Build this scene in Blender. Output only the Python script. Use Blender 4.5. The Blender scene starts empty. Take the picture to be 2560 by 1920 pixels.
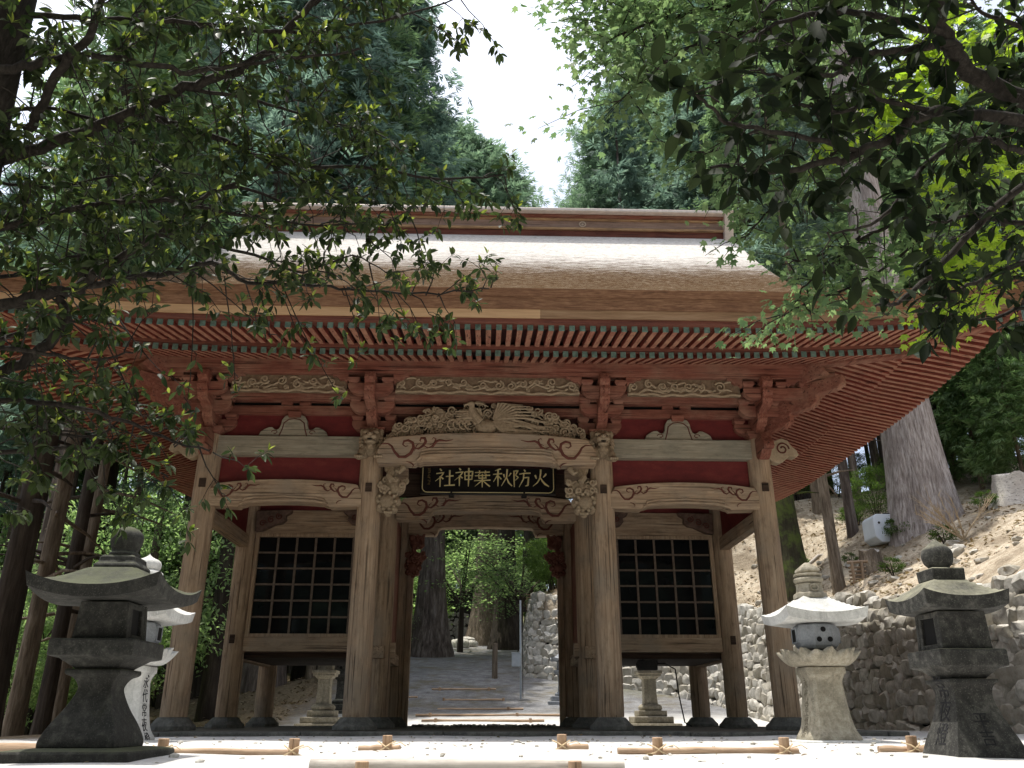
import bpy, bmesh, math, random
import numpy as np
from mathutils import Vector, Matrix, noise

R = math.radians
sc = bpy.context.scene
COL = sc.collection
rnd = random.Random(7)

# ------------------------------------------------------------------ camera numbers
CAM = Vector((0.0, -13.97, 0.0)); FPX = 2072.0; TILT = R(21.9); YAW = R(1.8)
FW = Vector((math.sin(YAW)*math.cos(TILT), math.cos(YAW)*math.cos(TILT), math.sin(TILT)))
RT = Vector((math.cos(YAW), -math.sin(YAW), 0.0))
UP = RT.cross(FW)
def at(px, py, Z):
    """survey point: direction read off the photograph, at distance Z along the view axis"""
    return CAM + (FW + RT*((px-1280)/FPX) + UP*((960-py)/FPX))*Z
def at_y(px, py, y):
    d = FW + RT*((px-1280)/FPX) + UP*((960-py)/FPX)
    return CAM + d*((y-CAM.y)/d.y)

# ------------------------------------------------------------------ object helpers
def tag(o, label=None, cat=None, group=None, kind=None):
    if label: o['label'] = label
    if cat: o['category'] = cat
    if group: o['group'] = group
    if kind: o['kind'] = kind
    return o
def empty(name, loc, label, cat, group=None):
    o = bpy.data.objects.new(name, None); COL.objects.link(o)
    o.location = loc; o.empty_display_size = .2
    return tag(o, label, cat, group)
def put(name, me, parent=None):
    o = bpy.data.objects.new(name, me); COL.objects.link(o)
    if parent is not None:
        o.parent = parent
        if parent.type == 'EMPTY': o.matrix_parent_inverse = Matrix.Translation(parent.location).inverted()
    return o
def copy_tree(o, loc, rz=0.0, scale=1.0, label=None, group=None):
    c = o.copy(); COL.objects.link(c); c.location = loc; c.rotation_euler = (0, 0, rz); c.scale = (scale,)*3
    if label: c['label'] = label
    if group: c['group'] = group
    for ch in o.children:
        k = ch.copy(); COL.objects.link(k); k.parent = c
        for g in ch.children:
            q = g.copy(); COL.objects.link(q); q.parent = k
    return c

class MB:
    def __init__(s): s.v = []; s.f = []; s.m = []; s.mi = 0
    def add(s, vs, fs):
        b = len(s.v); s.v.extend([tuple(p) for p in vs])
        for f in fs: s.f.append(tuple(b+i for i in f)); s.m.append(s.mi)
    def box(s, x0, x1, y0, y1, z0, z1, taper=0.0):
        t = taper
        vs = [(x0+t,y0+t,z0),(x1-t,y0+t,z0),(x1-t,y1-t,z0),(x0+t,y1-t,z0),(x0,y0,z1),(x1,y0,z1),(x1,y1,z1),(x0,y1,z1)]
        s.add(vs, [(3,2,1,0),(4,5,6,7),(0,1,5,4),(1,2,6,5),(2,3,7,6),(3,0,4,7)])
    def bar(s, p0, p1, w, h, up=(0,0,1)):
        p0, p1 = Vector(p0), Vector(p1); d = (p1-p0).normalized(); u = Vector(up)
        if abs(d.dot(u)) > .98: u = Vector((0,1,0))
        r = d.cross(u).normalized(); u = r.cross(d)
        vs = []
        for p in (p0, p1):
            for a, b in ((-1,-1),(1,-1),(1,1),(-1,1)): vs.append(p + r*(a*w/2) + u*(b*h/2))
        s.add(vs, [(0,1,2,3),(7,6,5,4),(0,4,5,1),(1,5,6,2),(2,6,7,3),(3,7,4,0)])
    def loft(s, rings, cap=True, closed=True):
        n = len(rings[0]); vs = [p for r in rings for p in r]; fs = []
        for i in range(len(rings)-1):
            for j in range(n if closed else n-1):
                k = (j+1) % n; fs.append((i*n+j, i*n+k, (i+1)*n+k, (i+1)*n+j))
        if cap and closed: fs.append(tuple(range(n-1,-1,-1))); fs.append(tuple((len(rings)-1)*n+j for j in range(n)))
        s.add(vs, fs)
    def tube(s, pts, rad, n=8, jit=0.0):
        pts = [Vector(p) for p in pts]
        if not hasattr(rad, '__len__'): rad = [rad]*len(pts)
        d0 = (pts[1]-pts[0]).normalized(); u = Vector((0,0,1)) if abs(d0.z) < .9 else Vector((1,0,0))
        u = (u - d0*u.dot(d0)).normalized(); rings = []
        for i, p in enumerate(pts):
            d = (pts[min(i+1,len(pts)-1)] - pts[max(i-1,0)]).normalized()
            u = u - d*u.dot(d); u = u.normalized() if u.length > 1e-6 else d.orthogonal().normalized()
            w = d.cross(u)
            rings.append([p + (u*math.cos(2*math.pi*k/n) + w*math.sin(2*math.pi*k/n))*(rad[i]*(1+(rnd.uniform(-jit,jit) if jit else 0))) for k in range(n)])
        s.loft(rings)
    def lathe(s, prof, cx=0, cy=0, n=24, ph=0.0):
        s.loft([[(cx+r*math.cos(2*math.pi*k/n+ph), cy+r*math.sin(2*math.pi*k/n+ph), z) for k in range(n)] for r, z in prof])
    def square(s, prof, cx=0, cy=0):
        s.loft([[(cx-h,cy-h,z),(cx+h,cy-h,z),(cx+h,cy+h,z),(cx-h,cy+h,z)] for h, z in prof])
    def prism(s, poly, a0, a1, ax='y'):
        """poly in (u,z); extruded along y (u=x) or along x (u=y)"""
        n = len(poly)
        mk = (lambda u,z,a: (u,a,z)) if ax == 'y' else (lambda u,z,a: (a,u,z))
        vs = [mk(u,z,a0) for u,z in poly] + [mk(u,z,a1) for u,z in poly]
        fs = [tuple(range(n)), tuple(range(2*n-1,n-1,-1))] + [(i,n+i,n+(i+1)%n,(i+1)%n) for i in range(n)]
        s.add(vs, fs)
    def ball(s, c, r, sub=2, jit=0.0):
        bm = bmesh.new(); bmesh.ops.create_icosphere(bm, subdivisions=sub, radius=1)
        rr = r if hasattr(r, '__len__') else (r,r,r)
        vs = []
        for v in bm.verts:
            k = 1+(rnd.uniform(-jit,jit) if jit else 0); vs.append((c[0]+v.co.x*rr[0]*k, c[1]+v.co.y*rr[1]*k, c[2]+v.co.z*rr[2]*k))
        bm.verts.index_update()
        s.add(vs, [tuple(v.index for v in f.verts) for f in bm.faces]); bm.free()
    def mesh(s, name, mats, smooth=None, fix=True):
        me = bpy.data.meshes.new(name); me.from_pydata(s.v, [], s.f)
        for m in (mats if isinstance(mats, (list,tuple)) else [mats]): me.materials.append(m)
        me.polygons.foreach_set('material_index', s.m)
        if fix:
            bm = bmesh.new(); bm.from_mesh(me); bmesh.ops.recalc_face_normals(bm, faces=bm.faces); bm.to_mesh(me); bm.free()
        if smooth is not None:
            me.polygons.foreach_set('use_smooth', [True]*len(me.polygons))
            if smooth < 179: me.set_sharp_from_angle(angle=R(smooth))
        me.update(); return me
    def obj(s, name, mats, parent=None, smooth=None, bevel=0.0, fix=True):
        o = put(name, s.mesh(name, mats, smooth, fix), parent)
        if bevel:
            b = o.modifiers.new('bevel', 'BEVEL'); b.width = bevel; b.segments = 2; b.limit_method = 'ANGLE'; b.angle_limit = R(40)
        return o

# ------------------------------------------------------------------ materials
class N:
    def __init__(s, name):
        s.m = bpy.data.materials.new(name); s.m.use_nodes = True; s.t = s.m.node_tree
        s.t.nodes.clear(); s.out = s.t.nodes.new('ShaderNodeOutputMaterial')
    def n(s, ty, **kw):
        o = s.t.nodes.new('ShaderNode'+ty)
        for k, v in kw.items():
            if k[:2] == 'i_':
                key = k[2:]; o.inputs[int(key) if key.isdigit() else key].default_value = v
            else: setattr(o, k, v)
        return o
    def l(s, a, b): s.t.links.new(a, b)
    def coord(s, scale=(1,1,1), kind='Object'):
        c = s.n('TexCoord'); mp = s.n('Mapping'); mp.inputs['Scale'].default_value = scale
        s.l(c.outputs[kind], mp.inputs['Vector']); return mp.outputs[0]
    def noise(s, vec, scale, detail=6, rough=.6, dist=0.0):
        o = s.n('TexNoise'); o.inputs['Scale'].default_value = scale; o.inputs['Detail'].default_value = detail
        o.inputs['Roughness'].default_value = rough; o.inputs['Distortion'].default_value = dist
        if vec is not None: s.l(vec, o.inputs['Vector'])
        return o.outputs['Fac']
    def ramp(s, fac, stops):
        o = s.n('ValToRGB'); e = o.color_ramp.elements
        while len(e) < len(stops): e.new(.5)
        for i, (p, c) in enumerate(stops): e[i].position = p; e[i].color = (*c, 1) if len(c) == 3 else c
        s.l(fac, o.inputs[0]); return o.outputs[0]
    def mix(s, fac, a, b, mode='MIX'):
        o = s.n('Mix', data_type='RGBA', blend_type=mode)
        for v, k in ((fac,0),(a,6),(b,7)):
            if hasattr(v, 'links') or hasattr(v, 'is_output'): s.l(v, o.inputs[k])
            else: o.inputs[k].default_value = v if k == 0 else ((*v,1) if len(v) == 3 else v)
        return o.outputs[2]
    def bump(s, h, strength=.3, dist=.02):
        o = s.n('Bump'); o.inputs['Strength'].default_value = strength; o.inputs['Distance'].default_value = dist
        s.l(h, o.inputs['Height']); return o.outputs[0]
    def pbr(s, col, rough=.8, bump=None, spec=.3, metal=0.0):
        o = s.n('BsdfPrincipled'); o.inputs['Roughness'].default_value = rough if not hasattr(rough,'links') else .5
        if hasattr(rough,'links'): s.l(rough, o.inputs['Roughness'])
        o.inputs['Specular IOR Level'].default_value = spec; o.inputs['Metallic'].default_value = metal
        if hasattr(col,'links'): s.l(col, o.inputs['Base Color'])
        else: o.inputs['Base Color'].default_value = (*col,1)
        if bump is not None: s.l(bump, o.inputs['Normal'])
        s.l(o.outputs[0], s.out.inputs[0]); return o

def wood(name, c0, c1, c2, axis, blot=None, fine=26.0):
    m = N(name); sx = [1.0,1.0,1.0]; sx['xyz'.index(axis)] = .045
    g = m.coord(tuple(sx)); f = m.noise(g, fine, 5, .65, .3)
    col = m.ramp(f, [(.28,c0),(.5,c1),(.72,c2)])
    big = m.noise(m.coord(), 1.3, 5, .65)
    if blot: col = m.mix(m.ramp(big, [(.46,(0,0,0)),(.66,(.8,.8,.8))]), col, blot)
    sm = m.noise(m.coord(tuple(.35 if k == .045 else 1 for k in sx)), 9, 6, .7)
    col = m.mix(m.ramp(sm, [(.5,(0,0,0)),(.68,(.45,.45,.45))]), col, tuple(.45*k for k in c0))
    ck = m.noise(m.coord(tuple(.022 if k == .045 else 1 for k in sx)), 30, 3, .5); col = m.mix(m.ramp(ck, [(.62,(0,0,0)),(.66,(.75,.75,.75))]), col, tuple(.22*k for k in c0))
    st_ = m.noise(m.coord(tuple(.25 if k == .045 else 1 for k in sx)), 3.0, 6, .75); col = m.mix(m.ramp(st_, [(.50,(0,0,0)),(.70,(.45,.45,.45))]), col, tuple(.55*(k+.25*sum(c1)/3) for k in c1))
    m.pbr(col, .8, m.bump(f, .5, .01), .2); return m.m
TAN = [wood('weathered_wood_'+a, (.22,.145,.09),(.43,.305,.20),(.57,.44,.31), a, (.32,.26,.195)) for a in 'xyz']
TANX, TANY, TANZ = TAN
GREYX = wood('grey_wood', (.22,.19,.14),(.34,.30,.225),(.46,.42,.33), 'x', (.29,.27,.21))
RED = [wood('faded_red_wood_'+a, (.145,.047,.034),(.25,.092,.062),(.34,.165,.115), a, (.32,.18,.125)) for a in 'xyz']
REDX, REDY, REDZ = RED
RAFT_Y = wood('rafter_red_y', (.16,.03,.022),(.26,.055,.038),(.33,.10,.07), 'y', (.28,.10,.07))
RAFT_LIT_Y = wood('rafter_bounce_lit_y', (.24,.085,.056),(.39,.17,.115),(.50,.28,.195), 'y', (.46,.25,.16)); RAFT_LIT_X = wood('rafter_bounce_lit_x', (.24,.085,.056),(.39,.17,.115),(.50,.28,.195), 'x', (.40,.21,.14))  # light bounced off the ground onto rafter undersides, put into a lighter red
RAFT_X = wood('rafter_red_x', (.12,.022,.017),(.19,.04,.028),(.25,.075,.05), 'x', (.21,.075,.05))
BROWNX = wood('red_brown_board', (.10,.035,.025),(.17,.06,.042),(.22,.09,.06), 'x')
PALEX = wood('pale_eave_board', (.36,.22,.12),(.50,.32,.18),(.58,.40,.24), 'x', (.30,.19,.12))
LOGW = wood('log_wood_x', (.30,.20,.12),(.48,.34,.23),(.58,.44,.32), 'x')
LOGZ = wood('log_wood_z', (.30,.20,.12),(.46,.31,.20),(.55,.40,.27), 'z')
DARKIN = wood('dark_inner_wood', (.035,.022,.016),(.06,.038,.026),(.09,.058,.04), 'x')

def flat(name, col, rough=.7, nscale=20, amt=.35, bump=.2, spec=.3, metal=0.0):
    m = N(name); f = m.noise(m.coord(), nscale, 6, .65)
    c = m.ramp(f, [(.3, tuple(k*(1-amt) for k in col)), (.7, tuple(min(1,k*(1+amt)) for k in col))])
    m.pbr(c, rough, m.bump(f, bump, .01), spec, metal); return m.m
def panelm():
    m = N('red_wall_panel'); f = m.noise(m.coord((.5,1,1)), 5, 7, .7); g = m.noise(m.coord((.3,1,1)), 60, 4, .7)
    c = m.ramp(f, [(.3,(.10,.014,.015)),(.55,(.155,.023,.022)),(.75,(.20,.045,.036))]); c = m.mix(m.ramp(g, [(.66,(0,0,0)),(.72,(.5,.5,.5))]), c, (.30,.16,.12))
    m.pbr(c, .6, m.bump(g, .15, .004), .3); return m.m
PANEL = panelm()
CARVE_DK = flat('reddish_engraving', (.13,.042,.03), .8, 20, .3)
COPPER_GRN = flat('verdigris_copper', (.12,.185,.155), .6, 12, .5, .3, .4)
BLACK = flat('black_lacquer', (.012,.010,.009), .35, 8, .3, .03, .45)
GOLD = flat('gold_leaf', (1.0,.84,.42), .4, 30, .02, .03, .5, .0)
INK = flat('black_ink_engraving', (.018,.018,.02), .8)
IRON = flat('dark_iron', (.03,.028,.026), .6)
PLASTIC = flat('white_plastic_tank', (.72,.78,.86), .4, 3, .06, .02)
GREYBOX = flat('grey_painted_metal', (.34,.38,.42), .5, 6, .1, .03)
ROPE = flat('straw_rope', (.62,.48,.30), .9, 60, .3)
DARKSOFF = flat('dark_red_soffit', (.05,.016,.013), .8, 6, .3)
RIDGEW = wood('ridge_board', (.30,.20,.17),(.42,.30,.26),(.50,.38,.33), 'x', None)
CAPMET = flat('bright_copper_ridge_cap', (.72,.62,.54), .42, 10, .12, .05, .5, .3)

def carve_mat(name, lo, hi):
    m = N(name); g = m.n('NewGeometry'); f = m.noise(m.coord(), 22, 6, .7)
    c = m.ramp(g.outputs['Pointiness'], [(.44, tuple(k*.16 for k in lo)), (.495, lo), (.56, hi)])  # crevice shade put into the carving colour through pointiness
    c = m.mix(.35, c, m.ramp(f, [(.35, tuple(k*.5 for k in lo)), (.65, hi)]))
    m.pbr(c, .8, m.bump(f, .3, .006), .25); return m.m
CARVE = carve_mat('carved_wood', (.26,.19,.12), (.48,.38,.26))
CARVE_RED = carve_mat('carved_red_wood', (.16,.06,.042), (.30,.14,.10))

def glassy():
    m = N('dark_pane'); g = m.noise(m.coord(), 3, 2)
    m.pbr(m.ramp(g, [(.3,(.006,.007,.008)),(.7,(.012,.013,.014))]), .05, None, .28); return m.m
PANE = glassy()

def stone(name, lo, mid, hi, moss=None, scale=14, bump=.6):
    m = N(name); v = m.coord(); f = m.noise(v, scale, 9, .7); b = m.noise(v, 2.2, 5, .6)
    c = m.ramp(f, [(.3,lo),(.5,mid),(.72,hi)])
    c = m.mix(m.ramp(b, [(.42,(0,0,0)),(.62,(.6,.6,.6))]), c, tuple(k*.5 for k in mid))
    li = m.noise(v, 6.5, 8, .8); c = m.mix(m.ramp(li, [(.60,(0,0,0)),(.65,(.55,.55,.55))]), c, hi)
    sk = m.noise(m.coord((1,1,.12)), 9, 6, .75); c = m.mix(m.ramp(sk, [(.52,(0,0,0)),(.70,(.6,.6,.6))]), c, tuple(k*.35 for k in mid))
    sp = m.noise(v, 95, 2, .5); c = m.mix(m.ramp(sp, [(.6,(0,0,0)),(.66,(.5,.5,.5))]), c, hi)
    if moss:
        g = m.n('NewGeometry'); s = m.n('SeparateXYZ'); m.l(g.outputs['Normal'], s.inputs[0])
        mm = m.n('Math', operation='MULTIPLY'); m.l(s.outputs[2], mm.inputs[0]); m.l(m.noise(v, 5, 6, .7), mm.inputs[1])
        c = m.mix(m.ramp(mm.outputs[0], [(.25,(0,0,0)),(.5,(.75,.75,.75))]), c, moss)
    m.pbr(c, .88, m.bump(f, bump, .015), .25); return m.m
ST_DARK = stone('mossy_dark_stone', (.018,.019,.017),(.042,.042,.037),(.10,.098,.085), (.085,.092,.05))
ST_OLD = stone('lichen_grey_stone', (.022,.022,.021),(.055,.054,.049),(.16,.155,.135), (.30,.29,.21))
ST_WHITE = stone('pale_granite', (.50,.50,.48),(.64,.64,.61),(.74,.74,.71), None, 30, .15)
ST_TAN = stone('warm_weathered_granite', (.20,.175,.125),(.36,.325,.25),(.52,.48,.39), None, 16, .5)
ST_BLUE = stone('smooth_grey_granite', (.22,.235,.26),(.30,.32,.345),(.36,.38,.40), None, 40, .15)
ST_BASE = stone('base_stone', (.06,.06,.055),(.14,.14,.125),(.24,.235,.21), None, 10, .5)
HOLE = flat('dark_hollow', (.008,.008,.008), .9, 10, .2)

def rubble():
    m = N('rubble_stone'); g = m.n('NewGeometry'); v = m.coord(); f = m.noise(v, 7, 8, .7)
    c = m.ramp(g.outputs['Random Per Island'], [(.0,(.36,.33,.27)),(.5,(.54,.51,.455)),(1,(.70,.68,.63))])
    c = m.mix(m.ramp(f, [(.4,(0,0,0)),(.68,(.7,.7,.7))]), c, (.20,.185,.14))
    m.pbr(c, .9, m.bump(f, .7, .03), .2); return m.m
RUBBLE = rubble()

def bark(name, lo, mid, hi, sxy=7.0, bump=.8, moss=None):
    m = N(name); v = m.coord((1,1,.11)); f = m.noise(v, sxy, 8, .72, .35); w = m.noise(m.coord((1,1,.4)), 2.2, 4)
    c = m.ramp(f, [(.33,lo),(.5,mid),(.68,hi)]); c = m.mix(m.ramp(w, [(.45,(0,0,0)),(.62,(.45,.45,.45))]), c, lo)
    if moss: c = m.mix(m.ramp(m.noise(m.coord(), 1.7, 5, .7), [(.48,(0,0,0)),(.6,(.8,.8,.8))]), c, moss)
    m.pbr(c, .9, m.bump(f, bump, .06), .2); return m.m
BARK = bark('cedar_bark', (.045,.035,.03),(.15,.12,.10),(.30,.26,.235))
BARK_PALE = bark('silver_cedar_bark', (.15,.12,.105),(.40,.35,.325),(.66,.61,.585), 19, 1.0)
BARK_DK = bark('dark_bark', (.02,.016,.013),(.055,.043,.034),(.10,.083,.068))
BARK_TAN = bark('tan_bark', (.08,.062,.045),(.19,.15,.11),(.33,.28,.22), 16)
BARK_MOSS = bark('mossy_bark', (.025,.022,.014),(.06,.055,.03),(.11,.10,.06), 9, .8, (.10,.135,.03))
BRANCH = bark('branch_bark', (.012,.010,.008),(.03,.025,.02),(.06,.052,.042), 40, .4)

def leafm(name, lo, hi, trans=.45, tcol=None, rough=.45, spec=.35):
    m = N(name); g = m.n('NewGeometry')
    c = m.ramp(g.outputs['Random Per Island'], [(0,lo),(1,hi)])
    p = m.pbr(c, rough, None, spec); t = m.n('BsdfTranslucent')
    tc = m.mix(1.0, c, tcol or (1.6,1.9,.9), 'MULTIPLY'); m.l(tc, t.inputs[0])
    x = m.n('MixShader'); x.inputs[0].default_value = trans
    m.l(p.outputs[0], x.inputs[1]); m.l(t.outputs[0], x.inputs[2]); m.l(x.outputs[0], m.out.inputs[0]); return m.m
LF_OLD = leafm('old_glossy_leaf', (.018,.030,.013),(.055,.072,.032), .25, None, .5, .12)
LF_NEW = leafm('young_yellow_green_leaf', (.11,.14,.03),(.23,.24,.06), .45)
LF_DARK = leafm('dark_broad_leaf', (.008,.013,.008),(.024,.032,.017), .2, None, .7, .05)
LF_MAPLE = leafm('maple_leaf', (.10,.16,.085),(.19,.25,.13), .55, (1.3,1.45,1.0), .6, .15)
LF_MAPLE_Y = leafm('sunlit_maple_leaf', (.20,.28,.03),(.36,.42,.06), .6)  # sunlit copy of the maple leaf, the sun put into its colour
LF_CEDAR = leafm('cedar_needles', (.07,.115,.07),(.22,.285,.165), .55, (1.2,1.4,1.0), .7, .12)
LF_CEDAR_B = leafm('bluish_cedar_needles', (.085,.13,.115),(.235,.30,.25), .55, (1.15,1.35,1.15), .7, .12)  # air haze put into a lighter, bluer needle colour
LF_LIGHT = leafm('bright_backlit_leaf', (.17,.25,.12),(.36,.45,.25), .6, (1.3,1.5,.9), .6, .2)
LF_BUSH = leafm('understory_leaf', (.035,.065,.02),(.11,.16,.05), .5, None, .6, .2)
DEADTWIG = flat('dry_twig', (.42,.33,.22), .9)

# ------------------------------------------------------------------ world, sun, camera
w = bpy.data.worlds.new('World'); sc.world = w; w.use_nodes = True
nt = w.node_tree; nt.nodes.clear()
SUN = Vector((-.175, .11, 1.0)).normalized()
sky = nt.nodes.new('ShaderNodeTexSky'); sky.sky_type = 'NISHITA'; sky.sun_disc = False
sky.sun_elevation = math.asin(SUN.z); sky.sun_rotation = math.atan2(SUN.x, SUN.y)
sky.air_density = 1.0; sky.dust_density = 4.5; sky.altitude = 300
bg = nt.nodes.new('ShaderNodeBackground'); bg.inputs[1].default_value = .15
hz = nt.nodes.new('ShaderNodeMix'); hz.data_type = 'RGBA'; hz.blend_type = 'ADD'; hz.inputs[0].default_value = 1.0
hz.inputs[7].default_value = (5.0, 5.1, 5.3, 1)     # bright summer haze over the whole sky
tcw = nt.nodes.new('ShaderNodeTexCoord'); dp = nt.nodes.new('ShaderNodeVectorMath'); dp.operation = 'DOT_PRODUCT'; dp.inputs[1].default_value = SUN
nt.links.new(tcw.outputs['Generated'], dp.inputs[0]); mx = nt.nodes.new('ShaderNodeMath'); mx.operation = 'MAXIMUM'; mx.inputs[1].default_value = 0.0; nt.links.new(dp.outputs['Value'], mx.inputs[0])
pw = nt.nodes.new('ShaderNodeMath'); pw.operation = 'POWER'; pw.inputs[1].default_value = 2.6; nt.links.new(mx.outputs[0], pw.inputs[0])
hm = nt.nodes.new('ShaderNodeMix'); hm.data_type = 'RGBA'; hm.inputs[6].default_value = (2.0, 2.05, 2.15, 1); hm.inputs[7].default_value = (10.0, 10.1, 10.3, 1)
nt.links.new(pw.outputs[0], hm.inputs[0]); nt.links.new(hm.outputs[2], hz.inputs[7]); nt.links.new(sky.outputs[0], hz.inputs[6]); nt.links.new(hz.outputs[2], bg.inputs[0])
wo = nt.nodes.new('ShaderNodeOutputWorld'); nt.links.new(bg.outputs[0], wo.inputs[0])
sl = bpy.data.lights.new('sun', 'SUN'); sl.energy = 5.0; sl.angle = R(.53); sl.color = (1, .96, .88)
so = bpy.data.objects.new('sun', sl); COL.objects.link(so)
so.rotation_euler = (-SUN).to_track_quat('-Z', 'Y').to_euler(); so.location = (-4, 6, 30)
cd = bpy.data.cameras.new('camera'); cd.sensor_width = 36; cd.lens = 36*FPX/2560; cd.clip_end = 2000; cd.clip_start = .05
co = bpy.data.objects.new('camera', cd); COL.objects.link(co)
co.matrix_world = Matrix(((RT.x,UP.x,-FW.x,CAM.x),(RT.y,UP.y,-FW.y,CAM.y),(RT.z,UP.z,-FW.z,CAM.z),(0,0,0,1)))
sc.camera = co
sc.view_settings.view_transform = 'Standard'; sc.view_settings.look = 'None'; sc.view_settings.exposure = 0
sc.cycles.max_bounces = 6; sc.cycles.diffuse_bounces = 4; sc.cycles.transmission_bounces = 3; sc.cycles.caustics_reflective = False
try: sc.cycles.use_denoising = True
except Exception: pass

# ------------------------------------------------------------------ terrain
def lerp_tab(tab, y):
    if y <= tab[0][0]: return tab[0][1]
    for (a, va), (b, vb) in zip(tab, tab[1:]):
        if y <= b: t = (y-a)/(b-a); return va+(vb-va)*t
    return tab[-1][1]
WALLX = [(-40,14),(-14,10.2),(-6,9.2),(0,8.8),(6,8.55),(10,8.15),(14,7.5),(16,6.2),(18,3.6),(19.5,1.7),(24,1.7),(32,1.9),(44,2.2),(60,4),(90,8),(300,12)]
PATHZ = [(-300,-1.55),(-12.5,-1.55),(-9.0,-.36),(-8.0,-.285),(-5,-.245),(8,-.25),(10,-.2),(14,.35),(20,1.55),(28,2.6),(38,3.9),(48,5.0),(70,8.5),(120,20),(300,40)]
wallx = lambda y: lerp_tab(WALLX, y)
pathz = lambda y: lerp_tab(PATHZ, y)
def nz(x, y, s, a): return noise.noise(Vector((x*s, y*s, 3.7)))*a
def ground_z(x, y):
    z = pathz(y); e = -5.4 if y < 9 else max(-5.4, -5.4+(y-9)*.1)
    if x < e-1.2:
        d = e-1.2-x; z += -.16*d + nz(x,y,.25,.35)*min(1,d/2)
    if x < -3.6 and y > 12: z += nz(x,y,.5,.2)
    return z + nz(x,y,.9,.025)
def hill_z(x, y):
    if x < wallx(y)+.6: return hill_z(wallx(y)+.9, y)-.9
    d = max(0, x-wallx(y)); top = pathz(min(max(y,-8),60)) + 1.85 + .65*min(1,max(0,(y-3)/8)) - .012*max(0,y-10)
    return top + .66*min(d,4.5) + .22*max(0,d-4.5) + nz(x,y,.22,.5)*min(1,d/2) + nz(x,y,1.1,.12)*min(1,d)
def axis(a, b, dense, step, coarse):
    out = []; x = a
    while x < b: out.append(x); x += step if dense[0] <= x < dense[1] else coarse
    return out+[b]
ys = axis(-60, 300, (-14, 30), .5, 6)
xs_rel = axis(-320, 0, (-22, 0), .5, 12)
m = N('gravel_ground'); v = m.coord(); f = m.noise(v, 34, 8, .75); b2 = m.noise(v, 1.1, 6, .7); f3 = m.noise(v, 9, 6, .7)
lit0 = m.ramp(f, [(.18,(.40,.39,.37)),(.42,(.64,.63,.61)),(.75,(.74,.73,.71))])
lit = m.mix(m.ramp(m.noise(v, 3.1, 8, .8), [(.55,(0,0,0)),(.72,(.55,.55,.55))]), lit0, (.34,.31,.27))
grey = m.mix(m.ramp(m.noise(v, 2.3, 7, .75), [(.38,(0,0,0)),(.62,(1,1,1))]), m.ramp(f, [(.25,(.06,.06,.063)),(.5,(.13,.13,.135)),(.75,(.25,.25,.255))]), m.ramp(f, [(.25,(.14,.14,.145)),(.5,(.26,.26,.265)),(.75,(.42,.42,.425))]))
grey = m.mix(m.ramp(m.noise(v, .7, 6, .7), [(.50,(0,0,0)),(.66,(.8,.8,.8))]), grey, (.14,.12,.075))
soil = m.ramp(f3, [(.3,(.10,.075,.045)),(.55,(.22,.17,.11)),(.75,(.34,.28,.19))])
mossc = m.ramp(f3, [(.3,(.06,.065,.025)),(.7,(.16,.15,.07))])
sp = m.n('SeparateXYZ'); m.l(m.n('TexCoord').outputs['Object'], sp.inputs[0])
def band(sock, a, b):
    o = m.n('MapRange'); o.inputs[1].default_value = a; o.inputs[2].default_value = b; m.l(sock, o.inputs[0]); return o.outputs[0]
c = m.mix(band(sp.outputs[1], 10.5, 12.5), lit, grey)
edge = m.n('Math', operation='ADD'); m.l(sp.outputs[0], edge.inputs[0])
bb = m.n('Math', operation='MULTIPLY'); m.l(b2, bb.inputs[0]); bb.inputs[1].default_value = 3.0; m.l(bb.outputs[0], edge.inputs[1])
c = m.mix(band(edge.outputs[0], -2.8, -4.4), c, soil)
back = m.n('Math', operation='MULTIPLY'); m.l(band(sp.outputs[1], 15, 18), back.inputs[0]); m.l(band(edge.outputs[0], 3.9, 4.9), back.inputs[1])
c = m.mix(back.outputs[0], c, mossc)
m.pbr(c, .93, m.bump(f, .8, .03), .15); GROUND = m.m
m = N('hill_soil'); v = m.coord(); f = m.noise(v, 5, 9, .75); g = m.noise(v, .8, 5, .65); h = m.noise(v, 40, 4, .7)
c = m.ramp(f, [(.28,(.18,.13,.09)),(.41,(.42,.34,.25)),(.55,(.62,.54,.42)),(.75,(.76,.70,.59))])
c = m.mix(m.ramp(g, [(.44,(0,0,0)),(.60,(.8,.8,.8))]), c, (.12,.085,.05))
c = m.mix(.35, c, m.ramp(h, [(.35,(.20,.15,.10)),(.65,(.62,.54,.42))]))
m.pbr(c, .95, m.bump(f, .9, .08), .1); HILL = m.m
def sheet(name, rows, mat):
    mb = MB(); n = len(rows[0]); mb.add([p for r in rows for p in r], [(i*n+j, i*n+j+1, (i+1)*n+j+1, (i+1)*n+j) for i in range(len(rows)-1) for j in range(n-1)])
    o = mb.obj(name, mat, None, 180, fix=False); tag(o, kind='structure'); return o
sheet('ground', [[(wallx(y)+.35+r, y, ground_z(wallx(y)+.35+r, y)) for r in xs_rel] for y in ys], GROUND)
xh = [.5, .62]+axis(1, 300, (0, 18), .5, 10)
sheet('hillside', [[(wallx(y)+r, y, hill_z(wallx(y)+r, y)) for r in xh] for y in ys], HILL)
# far wooded ridge that closes the view behind everything
rows = []
for k in range(14):
    t = k/13; rows.append([(math.sin(a)*(95+70*t), math.cos(a)*(95+70*t), -8 + t*(12+14*min(1,max(0,(a+.45)/.5)))*(.75+.5*noise.noise(Vector((a*3,1,2)))) ) for a in [R(-80+ i*2.5) for i in range(65)]])
m = N('far_wooded_slope'); f = m.noise(m.coord(), .9, 8, .75)
m.pbr(m.ramp(f, [(.35,(.02,.035,.02)),(.6,(.07,.11,.05)),(.75,(.13,.18,.09))]), .95, m.bump(f, 1, .8), .1)
sheet('distant_hills', rows, m.m)

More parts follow.
